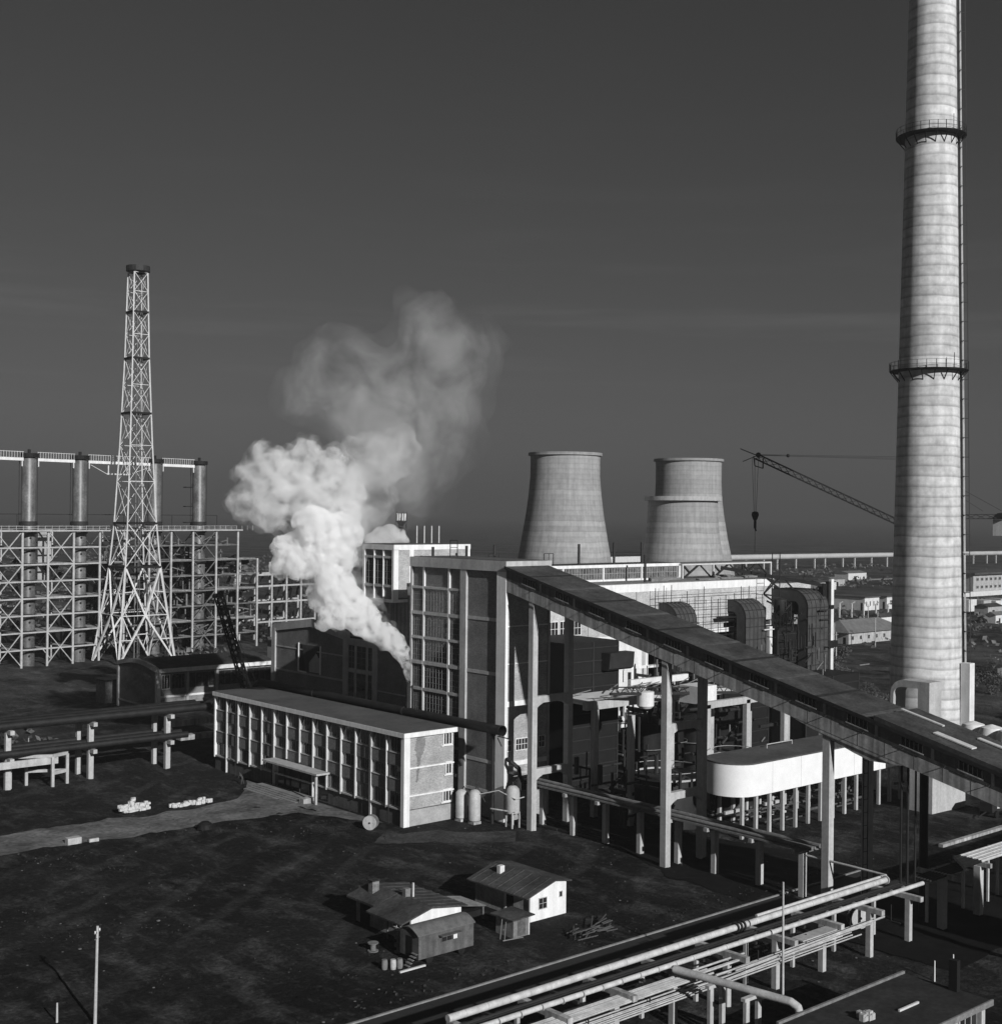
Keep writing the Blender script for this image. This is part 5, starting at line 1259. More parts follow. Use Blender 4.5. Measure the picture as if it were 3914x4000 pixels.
# reels, barrels and rubbish by the huts
def reel(x, y, r_, h_, label, grp):
    t = thing('wooden_reel', label, 'reel', (x, y, 0), grp)
    MB().tube((x, y, 0), (x, y, .08), r_, 18).build('flange', M_wood, t); MB().tube((x, y, h_ - .08), (x, y, h_), r_, 18).build('flange', M_wood, t)
    MB().tube((x, y, .08), (x, y, h_ - .08), r_ * .5, 14).build('core', M_wood, t)
    return t
reel(69.9, 96.9, .5, .8, 'small wooden reel standing alone left of the workshop hut', 'small wooden reels')
for i, (x, y, z) in enumerate(((71.6, 95.2, 0), (71.6, 95.2, .7), (71.6, 95.2, 1.4))):
    t = reel(x, y, .48, .65, ('bottom reel of the stack behind the wagon end', 'middle reel of the stack behind the wagon end', 'top reel of the stack behind the wagon end')[i], 'small wooden reels'); t.location.z = z
for i, (x, y) in enumerate(((67.9, 92.4), (68.5, 91.95), (69.1, 91.8))):
    o = MB().lathe(x, y, [(.24, 0), (.28, .2), (.28, .65), (.24, .85), (.02, .86)], 16).build('steel_barrel', M_frame if i == 1 else M_wood, smooth=True)
    tag(o, ('darker barrel left of the wagon steps, farthest from them', 'paler middle barrel of three left of the wagon steps', 'barrel nearest the wagon steps')[i], 'barrel', 'barrels by the wagon steps')
tag(MB().box(68.4, 71.2, 90.75, 90.95, -.02, .12).build('plank', M_pale), 'pale plank lying on the ground in front of the wagon steps', 'plank')
rr = random.Random(21)
m_ = MB()
for i in range(26):
    a = Vector((85.8 + rr.uniform(0, 5), 87.6 + rr.uniform(-.8, 1.2), .08 + rr.uniform(0, .5))); an_ = rr.uniform(-.5, .8)
    m_.bar(a, a + Vector((math.cos(an_), math.sin(an_), rr.uniform(-.1, .15))) * rr.uniform(1, 3.2), .09)
tag(m_.build('timber_heap', mat('old_planks', .07, .4, 2)), 'heap of broken timber between the white hut and the road', 'timber heap')
m_ = MB()
for i in range(10):
    a = Vector((118 + rr.uniform(-4, 1), 119 + rr.uniform(-6, 6), .1)); m_.bar(a - Vector((0, 3, 0)), a + Vector((rr.uniform(-.6, .6), 4, .05)), .22)
tag(m_.build('pipe_stack', M_steel), 'dark lengths of pipe lying beside the first conveyor leg', 'pipe stack')

# cable drum, brick piles, bricks
def cable_drum(x, y, r_, w_, ang, label):
    t = thing('cable_drum', label, 'cable drum', (x, y, 0))
    d = Vector((math.cos(ang), math.sin(ang), 0)); c = Vector((x, y, r_))
    for s_ in (-1, 1): MB().tube(c + d * (s_ * w_ / 2 - .05), c + d * (s_ * w_ / 2 + .05), r_, 26).build('flange', M_tank if s_ < 0 else M_wood, t)
    MB().tube(c - d * w_ / 2, c + d * w_ / 2, r_ * .62, 20).build('cable_core', M_steel, t)
    MB().tube(c - d * (w_ / 2 + .12), c - d * (w_ / 2 + .04), .12, 10).build('hub', M_steel, t)
    return t
cable_drum(96.4, 134.4, .9, .95, math.radians(35), 'large wooden cable drum on its rim in front of the office corner')
cable_drum(110.2, 70.2 + 2.3, 1.05, .8, math.radians(70), 'cable drum in shade beneath the far end of the white pipes')
def brickpile(name, cx, cy, cells, label):
    m_ = MB(); r3_ = random.Random(cx)
    for (x, y, z, n_) in cells:
        for i in range(n_):
            ax, ay = cx + x + r3_.uniform(-.5, .5), cy + y + r3_.uniform(-.3, .3); az = z + r3_.uniform(0, .2)
            w1, w2, w3 = r3_.uniform(.25, .6), r3_.uniform(.2, .4), r3_.uniform(.15, .4)
            m_.box(ax, ax + w1, ay, ay + w2, az - .1, az + w3)
    return tag(m_.build(name, mat('pale_block', .5, .35, 3)), label, 'brick pile', 'pale brick piles beside the dirt track')
m_cells = [(i * .45, 0, j * .3, 4) for i in range(8) for j in range(3)] + [(1.6, .3, .9, 6), (1.9, .3, 1.3, 4)]
brickpile('brick_stack', 75.9, 161.9, m_cells, 'neat stack of pale blocks with a raised end beside the dirt track')
brickpile('brick_rubble', 82.6, 160.6, [(i * .33, .1 * math.sin(i), 0, 4) for i in range(17)] + [(i * .3 + 2, 0, .25, 2) for i in range(8)], 'low spilled line of pale blocks beside the dirt track')
o = MB().box(63.9, 65.6, 150.6, 151.5, -.1, .7).build('concrete_block', M_tank); tag(o, 'single rough concrete block lying on the near side of the dirt track', 'block')
o = MB().box(66.4, 67.6, 150.2, 150.5, -.1, .35).build('concrete_block', M_tank); tag(o, 'flat concrete slab lying beside the rough block on the track', 'block')
o = MB().lathe(80.6, 148, [(1.0, -.1), (.9, .5), (.5, .8), (.05, .85)], 12).build('soil_heap', M_black); tag(o, 'small dark heap on the near edge of the dirt track', 'heap')
# tanks at the tower foot
for i, (x, y, h_) in enumerate(((108.3, 130.9, 4.0), (108.6, 128.6, 4.3))):
    t = thing('storage_tank', ('pale upright tank closest to the office end wall', 'pale upright tank, right one of the pair by the tower')[i], 'tank', (x, y, 0), 'upright pressure tanks at the tower foot')
    MB().lathe(x, y, [(.5, .25), (.76, .45), (.76, h_ - .35), (.5, h_), (.02, h_ + .12)], 24).build('shell', M_tank, t, smooth=True)
    MB().box(x - .6, x + .6, y - .6, y + .6, -.2, .3).build('plinth', M_concd, t)
    MB().pipe([(x, y, h_), (x + .2, y - .2, h_ + .5), (x + .9, y - 1.0, h_ - 1.5)], .06, 8).build('outlet_pipe', M_steel, t)
vx, vy = 111.4, 124.4
t = thing('pressure_vessel', 'domed pressure vessel on a stand beside the first conveyor leg', 'vessel', (vx, vy, 0))
MB().lathe(vx, vy, [(.3, 1.5), (.85, 1.75), (.9, 2.0), (.9, 4.3), (.8, 4.8), (.5, 5.15), (.02, 5.25)], 26).build('shell', M_tank, t, smooth=True)
m_ = MB()
for dx, dy in ((-.6, -.6), (.6, -.6), (.6, .6), (-.6, .6)): m_.bar((vx + dx, vy + dy, -.2), (vx + dx, vy + dy, 1.9), .18)
m_.build('leg', M_concd, t)
MB().tube((vx, vy, 5.2), (vx, vy, 5.7), .15, 8).build('valve', M_steel, t)
MB().pipe([(vx - 2.6, vy + 3.4, 3.9), (vx - 1.2, vy + 1.4, 4.5), (vx - .5, vy - 1.1, 3.7), (vx + .9, vy - 1.4, 3.9)], .07, 8).build('pipe', M_tank, t)
MB().pipe([(vx - 2.0, vy + 2.0, 2.2), (vx - .4, vy - .9, 2.0)], .1, 8).build('pipe', M_concd, t)
t = thing('cyclone_hood', 'dark bent duct with funnel hanging by the tower corner above the vessel', 'duct', (112.3, 125.2, 5))
MB().pipe([(112.2, 126.4, 8.2), (112.0, 125.4, 8.0), (112.6, 124.6, 7.2), (112.6, 124.4, 6.0)], .28, 10).lathe(112.6, 124.4, [(.3, 6.2), (.8, 5.4), (.8, 4.6)], 14).build('duct', M_steel, t)

# poles
def upole(x, y, h_, label, lean=0, arms=True, m=None, r_=.14):
    t = thing('utility_pole', label, 'pole', (x, y, 0), 'timber and concrete poles on the site')
    MB().tube((x, y, -.3), (x + lean, y, h_), r_, 10, r_ * .7).build('pole', m or M_tank, t)
    if arms:
        MB().bar((x + lean - .35, y - .3, h_ - .5), (x + lean + .35, y + .3, h_ - .5), .07).bar((x + lean - .3, y - .25, h_ - .95), (x + lean + .3, y + .25, h_ - .95), .07).build('crossarm', M_wood, t)
        m_ = MB()
        for s_ in (-.3, .3): m_.tube((x + lean + s_, y + s_ * .86, h_ - .46), (x + lean + s_, y + s_ * .86, h_ - .28), .05, 8)
        m_.build('insulator', M_white, t)
    return t
upole(43.4, 96.8, 7.6, 'leaning pale pole with short arms at the lower left', .12)
upole(41.2, 98.8, 1.6, 'short stub post at the bottom left edge', 0, False, r_=.1)
upole(89.48, 66.0, 9.6, 'tall thin pole crossing in front of the white pipes', -.1, False, M_tank, .11)
upole(102.9, 60.0, 1.7, 'thin white post on the waste ground, left of a pair', 0, False, M_white, .07)
upole(105.1, 59.5, 1.9, 'thin white post on the waste ground, right of a pair', 0, False, M_white, .07)
upole(83.5, 213, 2.2, 'short pale post standing alone left of the workshop', 0, False, M_tank, .12)
upole(196, 165 + 12, 9, 'thin pale lamp pole on the scrubland left of the chimney', 0, True, M_tank, .14)

# pump house roof at the bottom right
ph = thing('pump_house', 'low flat roofed building with a grey fascia at the bottom right corner', 'building', (84, 52.5, 0))
MB().box(74, 91.6, 49.8, 56.0, -.3, 3.7).build('wall', M_concd, ph)
MB().box(73.4, 92.3, 49.1, 56.5, 3.7, 3.95).build('roof', mat('pump_house_roof', .022, .6, .3), ph)
MB().box(73.3, 92.4, 49.0, 49.15, 3.55, 4.0).build('fascia', M_wood, ph)
MB().box(76, 92.3, 56.4, 56.6, 3.6, 4.15).build('rear_kerb', M_wood, ph)
for i in range(4):
    window(ph, 'Y', 49.79, 78.5 + i * 3.4, 1.4, 2.6, 1.9, 3, 1, fr=.12, dep=.1, fm=M_conc)
MB().box(91.2, 91.7, 49.3, 49.8, -.3, 3.7).build('corner_post', M_conc, ph)
MB().box(91.7, 92.15, 51.6, 52.3, 3.95, 6.3).build('stub_chimney', M_black, ph)
tag(MB().box(84.8, 87.4, 52.2, 52.35, 3.96, 4.12).build('batten', M_pale), 'pale batten lying on the bottom right roof', 'batten')
rr = random.Random(9); m_ = MB()
for i in range(12): 
    x, y = 81.5 + rr.uniform(-.5, .5), 53 + rr.uniform(-.4, .4); m_.box(x, x + .4, y, y + .35, 3.94, 3.98 + rr.uniform(.2, .6))
tag(m_.build('rubble_heap', M_tank), 'small heap of rubble on the bottom right roof', 'rubble')

# ------------------------------------------------------------------ a worker by the office entrance
def person(x, y, label, bend=.25, face=0):
    import bmesh
    me = bpy.data.meshes.new('person'); bm = bmesh.new(); sk = bm.verts.layers.skin.verify()
    J = {'pel': (0,0,.95,.15), 'bel': (bend*.25,0,1.12,.14), 'chs': (bend*.6,0,1.36,.16), 'nek': (bend*.85,0,1.5,.06), 'hed': (bend*1.0,0,1.64,.1), 'top': (bend*1.05,0,1.74,.08)}
    for s_, k in ((1, 'l'), (-1, 'r')):
        J[k+'sh'] = (bend*.7, .2*s_, 1.42, .065); J[k+'el'] = (bend*.9+.05, .27*s_, 1.16, .05); J[k+'wr'] = (bend+.16, .22*s_, .94, .038); J[k+'ha'] = (bend+.2, .2*s_, .84, .045)
        J[k+'hp'] = (0, .1*s_, .9, .095); J[k+'kn'] = (.06*s_+.04, .11*s_, .5, .07); J[k+'an'] = (.13*s_-.03, .12*s_, .08, .05); J[k+'to'] = (.13*s_+.14, .13*s_, .04, .045)
    E_ = [('pel','bel'),('bel','chs'),('chs','nek'),('nek','hed'),('hed','top')]
    for k in 'lr': E_ += [('chs',k+'sh'),(k+'sh',k+'el'),(k+'el',k+'wr'),(k+'wr',k+'ha'),('pel',k+'hp'),(k+'hp',k+'kn'),(k+'kn',k+'an'),(k+'an',k+'to')]
    V_ = {}
    for k, p in J.items(): V_[k] = bm.verts.new(p[:3]); V_[k][sk].radius = (p[3], p[3]); V_[k][sk].use_root = (k == 'pel')
    for a, b_ in E_: bm.edges.new((V_[a], V_[b_]))
    bm.to_mesh(me); bm.free()
    o = bpy.data.objects.new('person', me); C.objects.link(o)
    o.modifiers.new('skin', 'SKIN'); sb = o.modifiers.new('sub', 'SUBSURF'); sb.levels = 1; sb.render_levels = 1
    o.location = (x, y, gz(x, y)); o.rotation_euler.z = face; me.materials.append(mat('dark_work_clothes', .06, .3, 4))
    return tag(o, label, 'person')
person(97.6, 168.2, 'person in dark work clothes bending forward near the office entrance steps', .45, 2.2)

# ------------------------------------------------------------------ far ground
fpz = thing('far_pipeline', 'large pale pipeline on posts running across the plain to the horizon', 'pipeline', (850, 590, 0))
A, B = Vector((700, 615, 0)), Vector((1500, 560, 0))
pa = Vector((720, 596, 10.2)); pb = Vector((1420, 585, 8.2))
MB().tube(pa, pb, 2.0, 16, 1.7).build('pipe', mat('far_pipe_cladding', .5, .12, .1), fpz, smooth=True)
for i in range(36):
    t = (i + rr.uniform(-.2, .2)) / 36; p = pa.lerp(pb, max(0, t)); MB().box(p.x - .5, p.x + .5, p.y - .5, p.y + .5, -.5, p.z - 1.2).build('post', M_pale, fpz)
ps = thing('pump_station', 'long low pale shed beyond the boiler house at the start of the pipeline', 'building', (700, 640, 0))
MB().box(640, 742, 640, 660, 0, 12.0).build('wall', M_paper, ps); MB().box(636, 745, 636, 664, 12.0, 13).build('roof', M_steel, ps)
def cottage(name, x0, x1, y0, y1, h_, label, roof='flat', rh=1.8, m=None, nw=4):
    t = thing(name, label, 'house', ((x0 + x1) / 2, (y0 + y1) / 2, 0), 'low houses on the plain beyond the plant')
    MB().box(x0, x1, y0, y1, -.3, h_).build('wall', m or M_paper, t)
    if roof == 'flat': MB().box(x0 - .4, x1 + .4, y0 - .4, y1 + .4, h_, h_ + .5).build('roof', M_roof, t)
    else:
        yc = (y0 + y1) / 2
        m_ = MB(); o_ = .9
        m_.add([(x0-o_,y0-o_,h_),(x1+o_,y0-o_,h_),(x1+o_,y1+o_,h_),(x0-o_,y1+o_,h_),(x0+3,yc,h_+rh),(x1-6,yc,h_+rh)], [(0,1,5,4),(1,2,5),(2,3,4,5),(3,0,4),(0,3,2,1)])
        m_.build('roof', mat('tiled_roof', .16, .25, .6), t)
    wd = (x1 - x0) / nw
    for i in range(nw):
        window(t, 'Y', y0 - .02, x0 + wd * (i + .35), h_ * .35, wd * .3, h_ * .38, 2, 1, fr=.12, dep=.05, fm=M_tank)
    MB().box(x0 - .02, x0 + .04, y0 + 1, y0 + 2, 0, h_ * .6).build('door', M_black, t)
    return t
cottage('low_house', 486, 497, 318, 334, 5.4, 'small pale house just right of the bright steel post')
cottage('low_house', 503, 524, 318, 330, 5.2, 'second pale flat roofed house, nearer the chimney', nw=3)
cottage('long_house', 352, 383, 236, 247, 3.6, 'long single storey house with grey hipped tile roof', 'hip', 3.6, M_tank, 7)
cottage('long_house', 690, 715, 402, 414, 5, 'tiny far house left of the chimney on the plain', 'hip', 3, M_tank, 4)
bk = thing('barrack_block', 'long two storey pale block with rows of small windows right of the chimney', 'building', (670, 350, 0))
MB().box(627, 712, 346, 362, -.3, 11.0).build('wall', M_tank, bk); MB().box(625, 714, 344, 364, 11, 12).build('roof', M_roof, bk)
MB().box(600, 715, 343.5, 345.9, -.3, 2.4).build('base_wall', M_paper, bk)
for i in range(18):
    for z in (3.6, 7.6): window(bk, 'Y', 345.9, 630 + i * 4.6, z, 2.4, 1.7, 2, 1, fr=.2, dep=.1, fm=M_tank)
br_ = thing('shed_row', 'ragged row of pale low sheds in front of the two storey block', 'sheds', (580, 300, 0))
for i in range(9):
    x = 520 + i * 9; MB().box(x, x + 6.5, 288 + rr.uniform(-2, 2), 296, -.3, rr.uniform(3.5, 5.2)).build('shed', M_tank if i % 2 else M_paper, br_)
# concrete fence posts with bent tops
for i in range(22):
    x, y = 440 + i * 3.6, 305 - i * 3.2 * 1.0
    if i > 9: continue
    t = thing('fence_post', 'pale bent topped concrete fence post on the plain', 'fence post', (x, y, 0), 'concrete fence posts left of the chimney')
    MB().bar((x, y, -.3), (x, y, 5.5), .5).bar((x, y, 5.5), (x + .5, y - 1.2, 6.4), .4).build('post', M_pale, t)
rd = MB().box(480, 1200, 470, 476, -.1, .6).build('road', mat('far_road', .18, .2, .1)); tag(rd, 'pale far road crossing the plain', kind='structure')

# bushes and low trees (each crown is many small leaf faces)
def bush_mesh(seed, r_, h_, n_):
    r5 = random.Random(seed); m_ = MB()
    lobes = [(Vector((r5.uniform(-.6, .6) * r_, r5.uniform(-.6, .6) * r_, h_ * r5.uniform(.3, .8))), r_ * r5.uniform(.35, .62)) for _ in range(7)]
    for i in range(n_):
        c, lr = r5.choice(lobes); d = Vector((r5.gauss(0, 1), r5.gauss(0, 1), r5.gauss(0, 1))).normalized() * lr * r5.random() ** .4
        p = c + d
        if p.z < .05: p.z = .1
        s_ = r5.uniform(.12, .3) * r_ * .35; u = Vector((r5.gauss(0, 1), r5.gauss(0, 1), r5.gauss(0, 1))).normalized(); v_ = u.orthogonal().normalized()
        m_.add([p - u * s_, p + v_ * s_ * .6, p + u * s_, p - v_ * s_ * .6], [(0, 1, 2, 3)])
    return m_
M_leaf = mat('dull_foliage', .075, .6, 1.2, .9)
protos = []
for k in range(3):
    t = thing('bush', 'proto', 'bush', (0, 0, 0), 'bushes on the scrubland left and right of the chimney')
    bush_mesh(k, 2.4, 3.6, 700).build('crown', M_leaf, t)
    m_ = MB()
    for i in range(5):
        a = i * 1.3; m_.tube((0, 0, -.3), (math.cos(a) * .9, math.sin(a) * .9, 2.0), .1, 5, .04)
    m_.build('stem', M_wood, t); protos.append(t)
spots = [(262, 170), (270, 163), (255, 178), (285, 172), (300, 182), (292, 160), (310, 168), (275, 186), (322, 190), (338, 196), (248, 160), (330, 176), (352, 214), (365, 208), (240, 151), (300, 205),
         (315, 214), (262, 196), (390, 226), (280, 150), (250, 128), (275, 131), (300, 140), (330, 150), (360, 168), (420, 200), (450, 220), (480, 232), (395, 180), (340, 130), (310, 118), (520, 262), (560, 280), (600, 300), (455, 262), (500, 290)]
words = ['dense', 'ragged', 'low', 'tall', 'round', 'sprawling', 'thin', 'leaning', 'dark']
for i, (x, y) in enumerate(spots):
    base = protos[i % 3]
    off = Vector((x, y, 0)) - Vector(base.location)
    if i < 3: 
        base.location = (x, y, 0); t = base
    else:
        def cp2(o, par):
            c = o.copy(); C.objects.link(c); c.parent = par
            for ch_ in list(o.children): cp2(ch_, c)
            return c
        t = cp2(base, None); t.location = (x, y, 0)
    s_ = .8 + .5 * ((i * 37) % 11) / 11 + (.5 if x > 380 else 0); t.scale = (s_ * 1.15, s_ * 1.15, s_ * (.7 + .12 * (i % 5))); t.rotation_euler.z = i * 1.7
    t['label'] = 'dull dark bush on the scrubland around the foot of the chimney'

# more of the plant's dark clutter below the conveyor
rr = random.Random(31)
def tangle(name, box, n_, m, label, horiz=.5, tmax=.3, lmax=5):
    x0, x1, y0, y1, z0, z1 = box; m_ = MB()
    for i in range(n_):
        p = Vector((rr.uniform(x0, x1), rr.uniform(y0, y1), rr.uniform(z0, z1))); L = rr.uniform(1, lmax); w_ = rr.uniform(.08, tmax)
        k = rr.random()
        if k < horiz * .6: q_ = p + Vector((L, 0, 0))
        elif k < horiz: q_ = p + Vector((0, L, 0))
        elif k < .93: q_ = p + Vector((0, 0, L)); q_.z = min(q_.z, z1 + 2)
        else: q_ = p + Vector((L * .7, 0, L * .5))
        if rr.random() < .5: m_.tube(p, q_, w_, 7)
        else: m_.bar(p, q_, w_ * 1.6)
    return tag(m_.build(name, m), label, 'pipework', kind='stuff')
tangle('boiler_pipework', (137, 163, 124, 145, 0, 14), 200, M_steel, 'dark tangle of pipes and supports at the foot of the boiler house')
tangle('boiler_fittings', (137, 200, 128, 145, 0, 16), 110, M_wood, 'dull valves, rails and pipe ends scattered among the boiler pipes', tmax=.14, lmax=3)
tangle('boiler_galleries', (187, 201, 137.5, 141.4, 11, 24), 80, M_steel, 'dark rails and pipe ends around the tall black duct', tmax=.16, lmax=3.5)
tangle('yard_pipework', (120, 128, 105, 124, 0, 7), 60, M_steel, 'dark pipes and supports in the shade behind the first conveyor legs')
tangle('gallery_clutter', (132, 168, 104, 112, 0, 1.6), 90, mat('old_planks', .07), 'timber, pipes and rubble stored beneath the white curved gallery', horiz=.95, tmax=.2)
for i, (x, y, r_, h_) in enumerate(((143.5, 131, 2.6, 9.5), (150.5, 133, 2.6, 9.5), (157.5, 133.5, 2.2, 8))):
    t = thing('feed_tank', ('black upright feed tank nearest the tall casing', 'black upright feed tank in the middle of the three', 'smallest black upright feed tank, farthest from the casing')[i], 'tank', (x, y, 0), 'black feed tanks before the boiler wall')
    MB().lathe(x, y, [(r_, -.3), (r_, h_), (r_ * .6, h_ + .9), (.05, h_ + 1.1)], 26).build('shell', M_black, t, smooth=True)
    MB().lathe(x, y, [(r_ + .5, h_ * .6), (r_ + .6, h_ * .6), (r_ + .6, h_ * .6 + .1), (r_ + .5, h_ * .6 + .1)], 26).build('walkway', M_wood, t)
# scrub and small far trees reaching to the horizon
rr = random.Random(12); m_ = MB()
for i in range(5200):
    d = 230 + 900 * rr.random() ** 1.4; a = hd + math.radians(rr.uniform(-26, 27)); x, y = d * math.sin(a), d * math.cos(a)
    if noise.noise((x * .012, y * .012, 5)) + .4 * noise.noise((x * .04, y * .04, 8)) < .02: continue
    if (x - 220) ** 2 + (y - 131) ** 2 < 200 or (115 < x < 210 and y < 212) : continue
    s_ = rr.uniform(.5, 1.6) * (1 + d / 700)
    for k in range(6):
        c = Vector((x + rr.gauss(0, s_ * .8), y + rr.gauss(0, s_ * .8), rr.uniform(.1, s_ * 1.1))); u = Vector((rr.gauss(0, 1), rr.gauss(0, 1), rr.gauss(0, 1))).normalized() * s_ * .42; v_ = u.orthogonal().normalized() * s_ * .3
        m_.add([c - u, c + v_, c + u, c - v_], [(0, 1, 2, 3)])
tag(m_.build('scrub', mat('far_scrub', .09, .8, .06)), 'patchy scrub and low trees spread over the far plain', 'scrub', kind='stuff')
for i, (x, y, w_, h_) in enumerate(((300, 222, 6, 3), (420, 268, 9, 3.4), (470, 250, 8, 3.2), (505, 272, 12, 3.6), (560, 330, 14, 4), (598, 420, 16, 4.2), (640, 440, 12, 4), (575, 452, 18, 4.4), (700, 470, 20, 5), (760, 420, 18, 5), (820, 500, 24, 5), (345, 205, 6, 2.6), (330, 150, 6, 2.4), (292, 141, 4, 2.2), (318, 166, 5, 2.5))):
    wd = ('squat', 'tiny', 'narrow', 'plain', 'long', 'pale', 'distant', 'lone', 'broad', 'faded', 'farthest', 'white', 'small', 'low', 'worn')[i]
    t = thing('outbuilding', wd + ' low outbuilding on the scrubland ' + ('right of the chimney' if y / x < .63 else 'between the boiler house and chimney'), 'outbuilding', (x, y, 0), 'scattered outbuildings on the plain')
    MB().box(x, x + w_, y, y + w_ * .5, -.3, h_).build('wall', M_paper if i % 3 else M_tank, t)
    MB().prism([(y - .4, h_), (y + w_ * .25, h_ + 1.2), (y + w_ * .5 + .4, h_)], 'X', x - .4, x + w_ + .4).build('roof', M_roofd if i % 2 else M_wood, t)
    MB().box(x + w_ * .3, x + w_ * .45, y - .03, y, 0, h_ * .6).build('door', M_black, t)
for i in range(14):
    x, y = 300 + i * 26, 205 + i * 13 + 6 * math.sin(i * 2)
    t = thing('power_pole', 'thin pole in the far power line crossing the plain', 'pole', (x, y, 0), 'poles of the far power line')
    MB().tube((x, y, -.3), (x, y, 9), .2, 7, .13).build('shaft', M_tank, t); MB().bar((x - .9, y, 8.3), (x + .9, y, 8.3), .15).build('crossarm', M_wood, t)

# tussocks and litter on the yard
rr = random.Random(77); m_ = MB()
for i in range(9000):
    x, y = rr.uniform(35, 135), rr.uniform(45, 160)
    if 75 < y < 85.5 or (99 < x < 123 and y > 125) or (70 < x < 93 and 90 < y < 107) or (84 < x and 146 < y): continue
    nv = noise.noise((x * .09, y * .09, 3)) + .6 * noise.noise((x * .3, y * .3, 8))
    edge = 85.5 < y < 88.5
    if nv < .3 and not edge: continue
    z = gz(x, y); s_ = rr.uniform(.06, .2) * (1.4 if edge else 1)
    for k in range(3):
        a = rr.uniform(0, 6.28); d = Vector((math.cos(a), math.sin(a), 0)) * s_ * .5
        m_.add([(x - d.x, y - d.y, z - .05), (x + d.x, y + d.y, z - .05), (x + d.x * .6 + rr.uniform(-.1, .1), y + d.y * .6, z + s_ * rr.uniform(.4, .8)), (x - d.x * .7, y - d.y * .7, z + s_ * rr.uniform(.3, .7))], [(0, 1, 2, 3)])
tag(m_.build('weeds', mat('dry_weeds', .035, .5, .8)), 'low dry weeds and tufts scattered over the dark yard', 'weeds', kind='stuff')
m_ = MB()
for i in range(420):
    x, y = rr.uniform(38, 128), rr.uniform(48, 160)
    if 75 < y < 85.2: continue
    if noise.noise((x * .07, y * .07, 13)) < .0: continue
    z = gz(x, y); s_ = rr.uniform(.04, .12) * (2.5 if rr.random() < .03 else 1)
    m_.lathe(x, y, [(.01, z - .05), (s_ * 1.3, z), (s_, z + s_ * .45), (.01, z + s_ * .6)], 5)
tag(m_.build('stones', mat('dull_stone', .10, .4, 2)), 'scattered dull stones and bits of rubble on the yard', 'stones', kind='stuff')

# ------------------------------------------------------------------ steam
def vol_mat(name, dens, aniso=0.0, scale=.35, lo=.40, hi=.62, warp=1.0):
    m = bpy.data.materials.new(name); m.use_nodes = True
    n = m.node_tree.nodes; l = m.node_tree.links
    n.remove(n['Principled BSDF']); v = n.new('ShaderNodeVolumePrincipled')
    v.inputs['Color'].default_value = (.995, .995, .995, 1); v.inputs['Anisotropy'].default_value = aniso
    geo = n.new('ShaderNodeTexCoord')
    t = n.new('ShaderNodeTexNoise'); t.inputs['Scale'].default_value = scale; t.inputs['Detail'].default_value = 5; t.inputs['Roughness'].default_value = .62; t.inputs['Distortion'].default_value = .4
    l.new(geo.outputs['Object'], t.inputs['Vector'])
    r = n.new('ShaderNodeMapRange'); r.inputs[1].default_value = lo; r.inputs[2].default_value = hi; r.inputs[3].default_value = 0; r.inputs[4].default_value = dens
    l.new(t.outputs['Fac'], r.inputs[0]); l.new(r.outputs[0], v.inputs['Density'])
    l.new(v.outputs[0], n['Material Output'].inputs['Volume'])
    try: m.cycles.volume_step_rate = 1.0
    except Exception: pass
    return m
PX_ = .0758                                      # metres per picture pixel at the vent's distance
src = Vector((110.3, 145.3, 16.3)); rightv = Vector((math.cos(hd), -math.sin(hd), 0)); fwv = Vector((math.sin(hd), math.cos(hd), 0))
def sp_(x, y, r_, k=0.0):
    # x, y: metres left/right of and above the vent, given on a 0.3875 px grid
    u, v_ = (x - 930) * .3875 * PX_, -(y - 1895) * .3875 * PX_
    return (src + rightv * u + Vector((0, 0, v_)) + fwv * k, r_ * .3875 * PX_)
def cloud(name, blobs, dens, voxel, amp, mtl, parent, seed=0):
    r6 = random.Random(seed); m_ = MB()
    for (c, r_) in blobs:
        far = (c - src).length
        kk = r6.uniform(-.5, .5) * r_
        c = c + fwv * kk
        m_.ball(c, r_, 14, 10)
        for j in range(9 if r_ > 1.2 else 3):      # billows on the surface of each lump
            d = Vector((r6.gauss(0, 1), r6.gauss(0, 1), r6.gauss(0, 1))).normalized()
            m_.ball(c + d * r_ * .75, r_ * r6.uniform(.3, .48), 10, 8)
    me = bpy.data.meshes.new(name + '_raw'); me.from_pydata([tuple(Vector(p) - src) for p in m_.v], [], m_.f)
    o = bpy.data.objects.new(name + '_raw', me); C.objects.link(o)
    md = o.modifiers.new('r', 'REMESH'); md.mode = 'VOXEL'; md.voxel_size = voxel
    dg = bpy.context.evaluated_depsgraph_get(); ev = o.evaluated_get(dg)
    nm = bpy.data.meshes.new_from_object(ev); bpy.data.objects.remove(o); nm.name = name
    for v_ in nm.vertices:
        p = v_.co; dist = p.length; a = amp * min(1, dist / 14)
        q_ = p * .42 + Vector((seed, 3, 1)); f_ = noise.fractal(q_, .9, 2.1, 4)
        f2_ = 1 - 2 * abs(noise.noise(p * 1.05 + Vector((7, seed, 2)))); f3_ = 1 - 2 * abs(noise.noise(p * 2.3 + Vector((3, 9, seed))))
        v_.co = p + v_.normal * (a * (f_ * .75 + .34 * f2_ + .2 * f3_))
    o = bpy.data.objects.new(name + '_raw', nm); C.objects.link(o)      # second pass closes folds made by the billows
    md = o.modifiers.new('r', 'REMESH'); md.mode = 'VOXEL'; md.voxel_size = voxel * .85
    dg = bpy.context.evaluated_depsgraph_get(); dg.update(); nm = bpy.data.meshes.new_from_object(o.evaluated_get(dg)); bpy.data.objects.remove(o); nm.name = name
    for p in nm.polygons: p.use_smooth = True
    nm.materials.clear(); nm.materials.append(mtl)
    o = bpy.data.objects.new(name, nm); C.objects.link(o); o.parent = parent
    return o
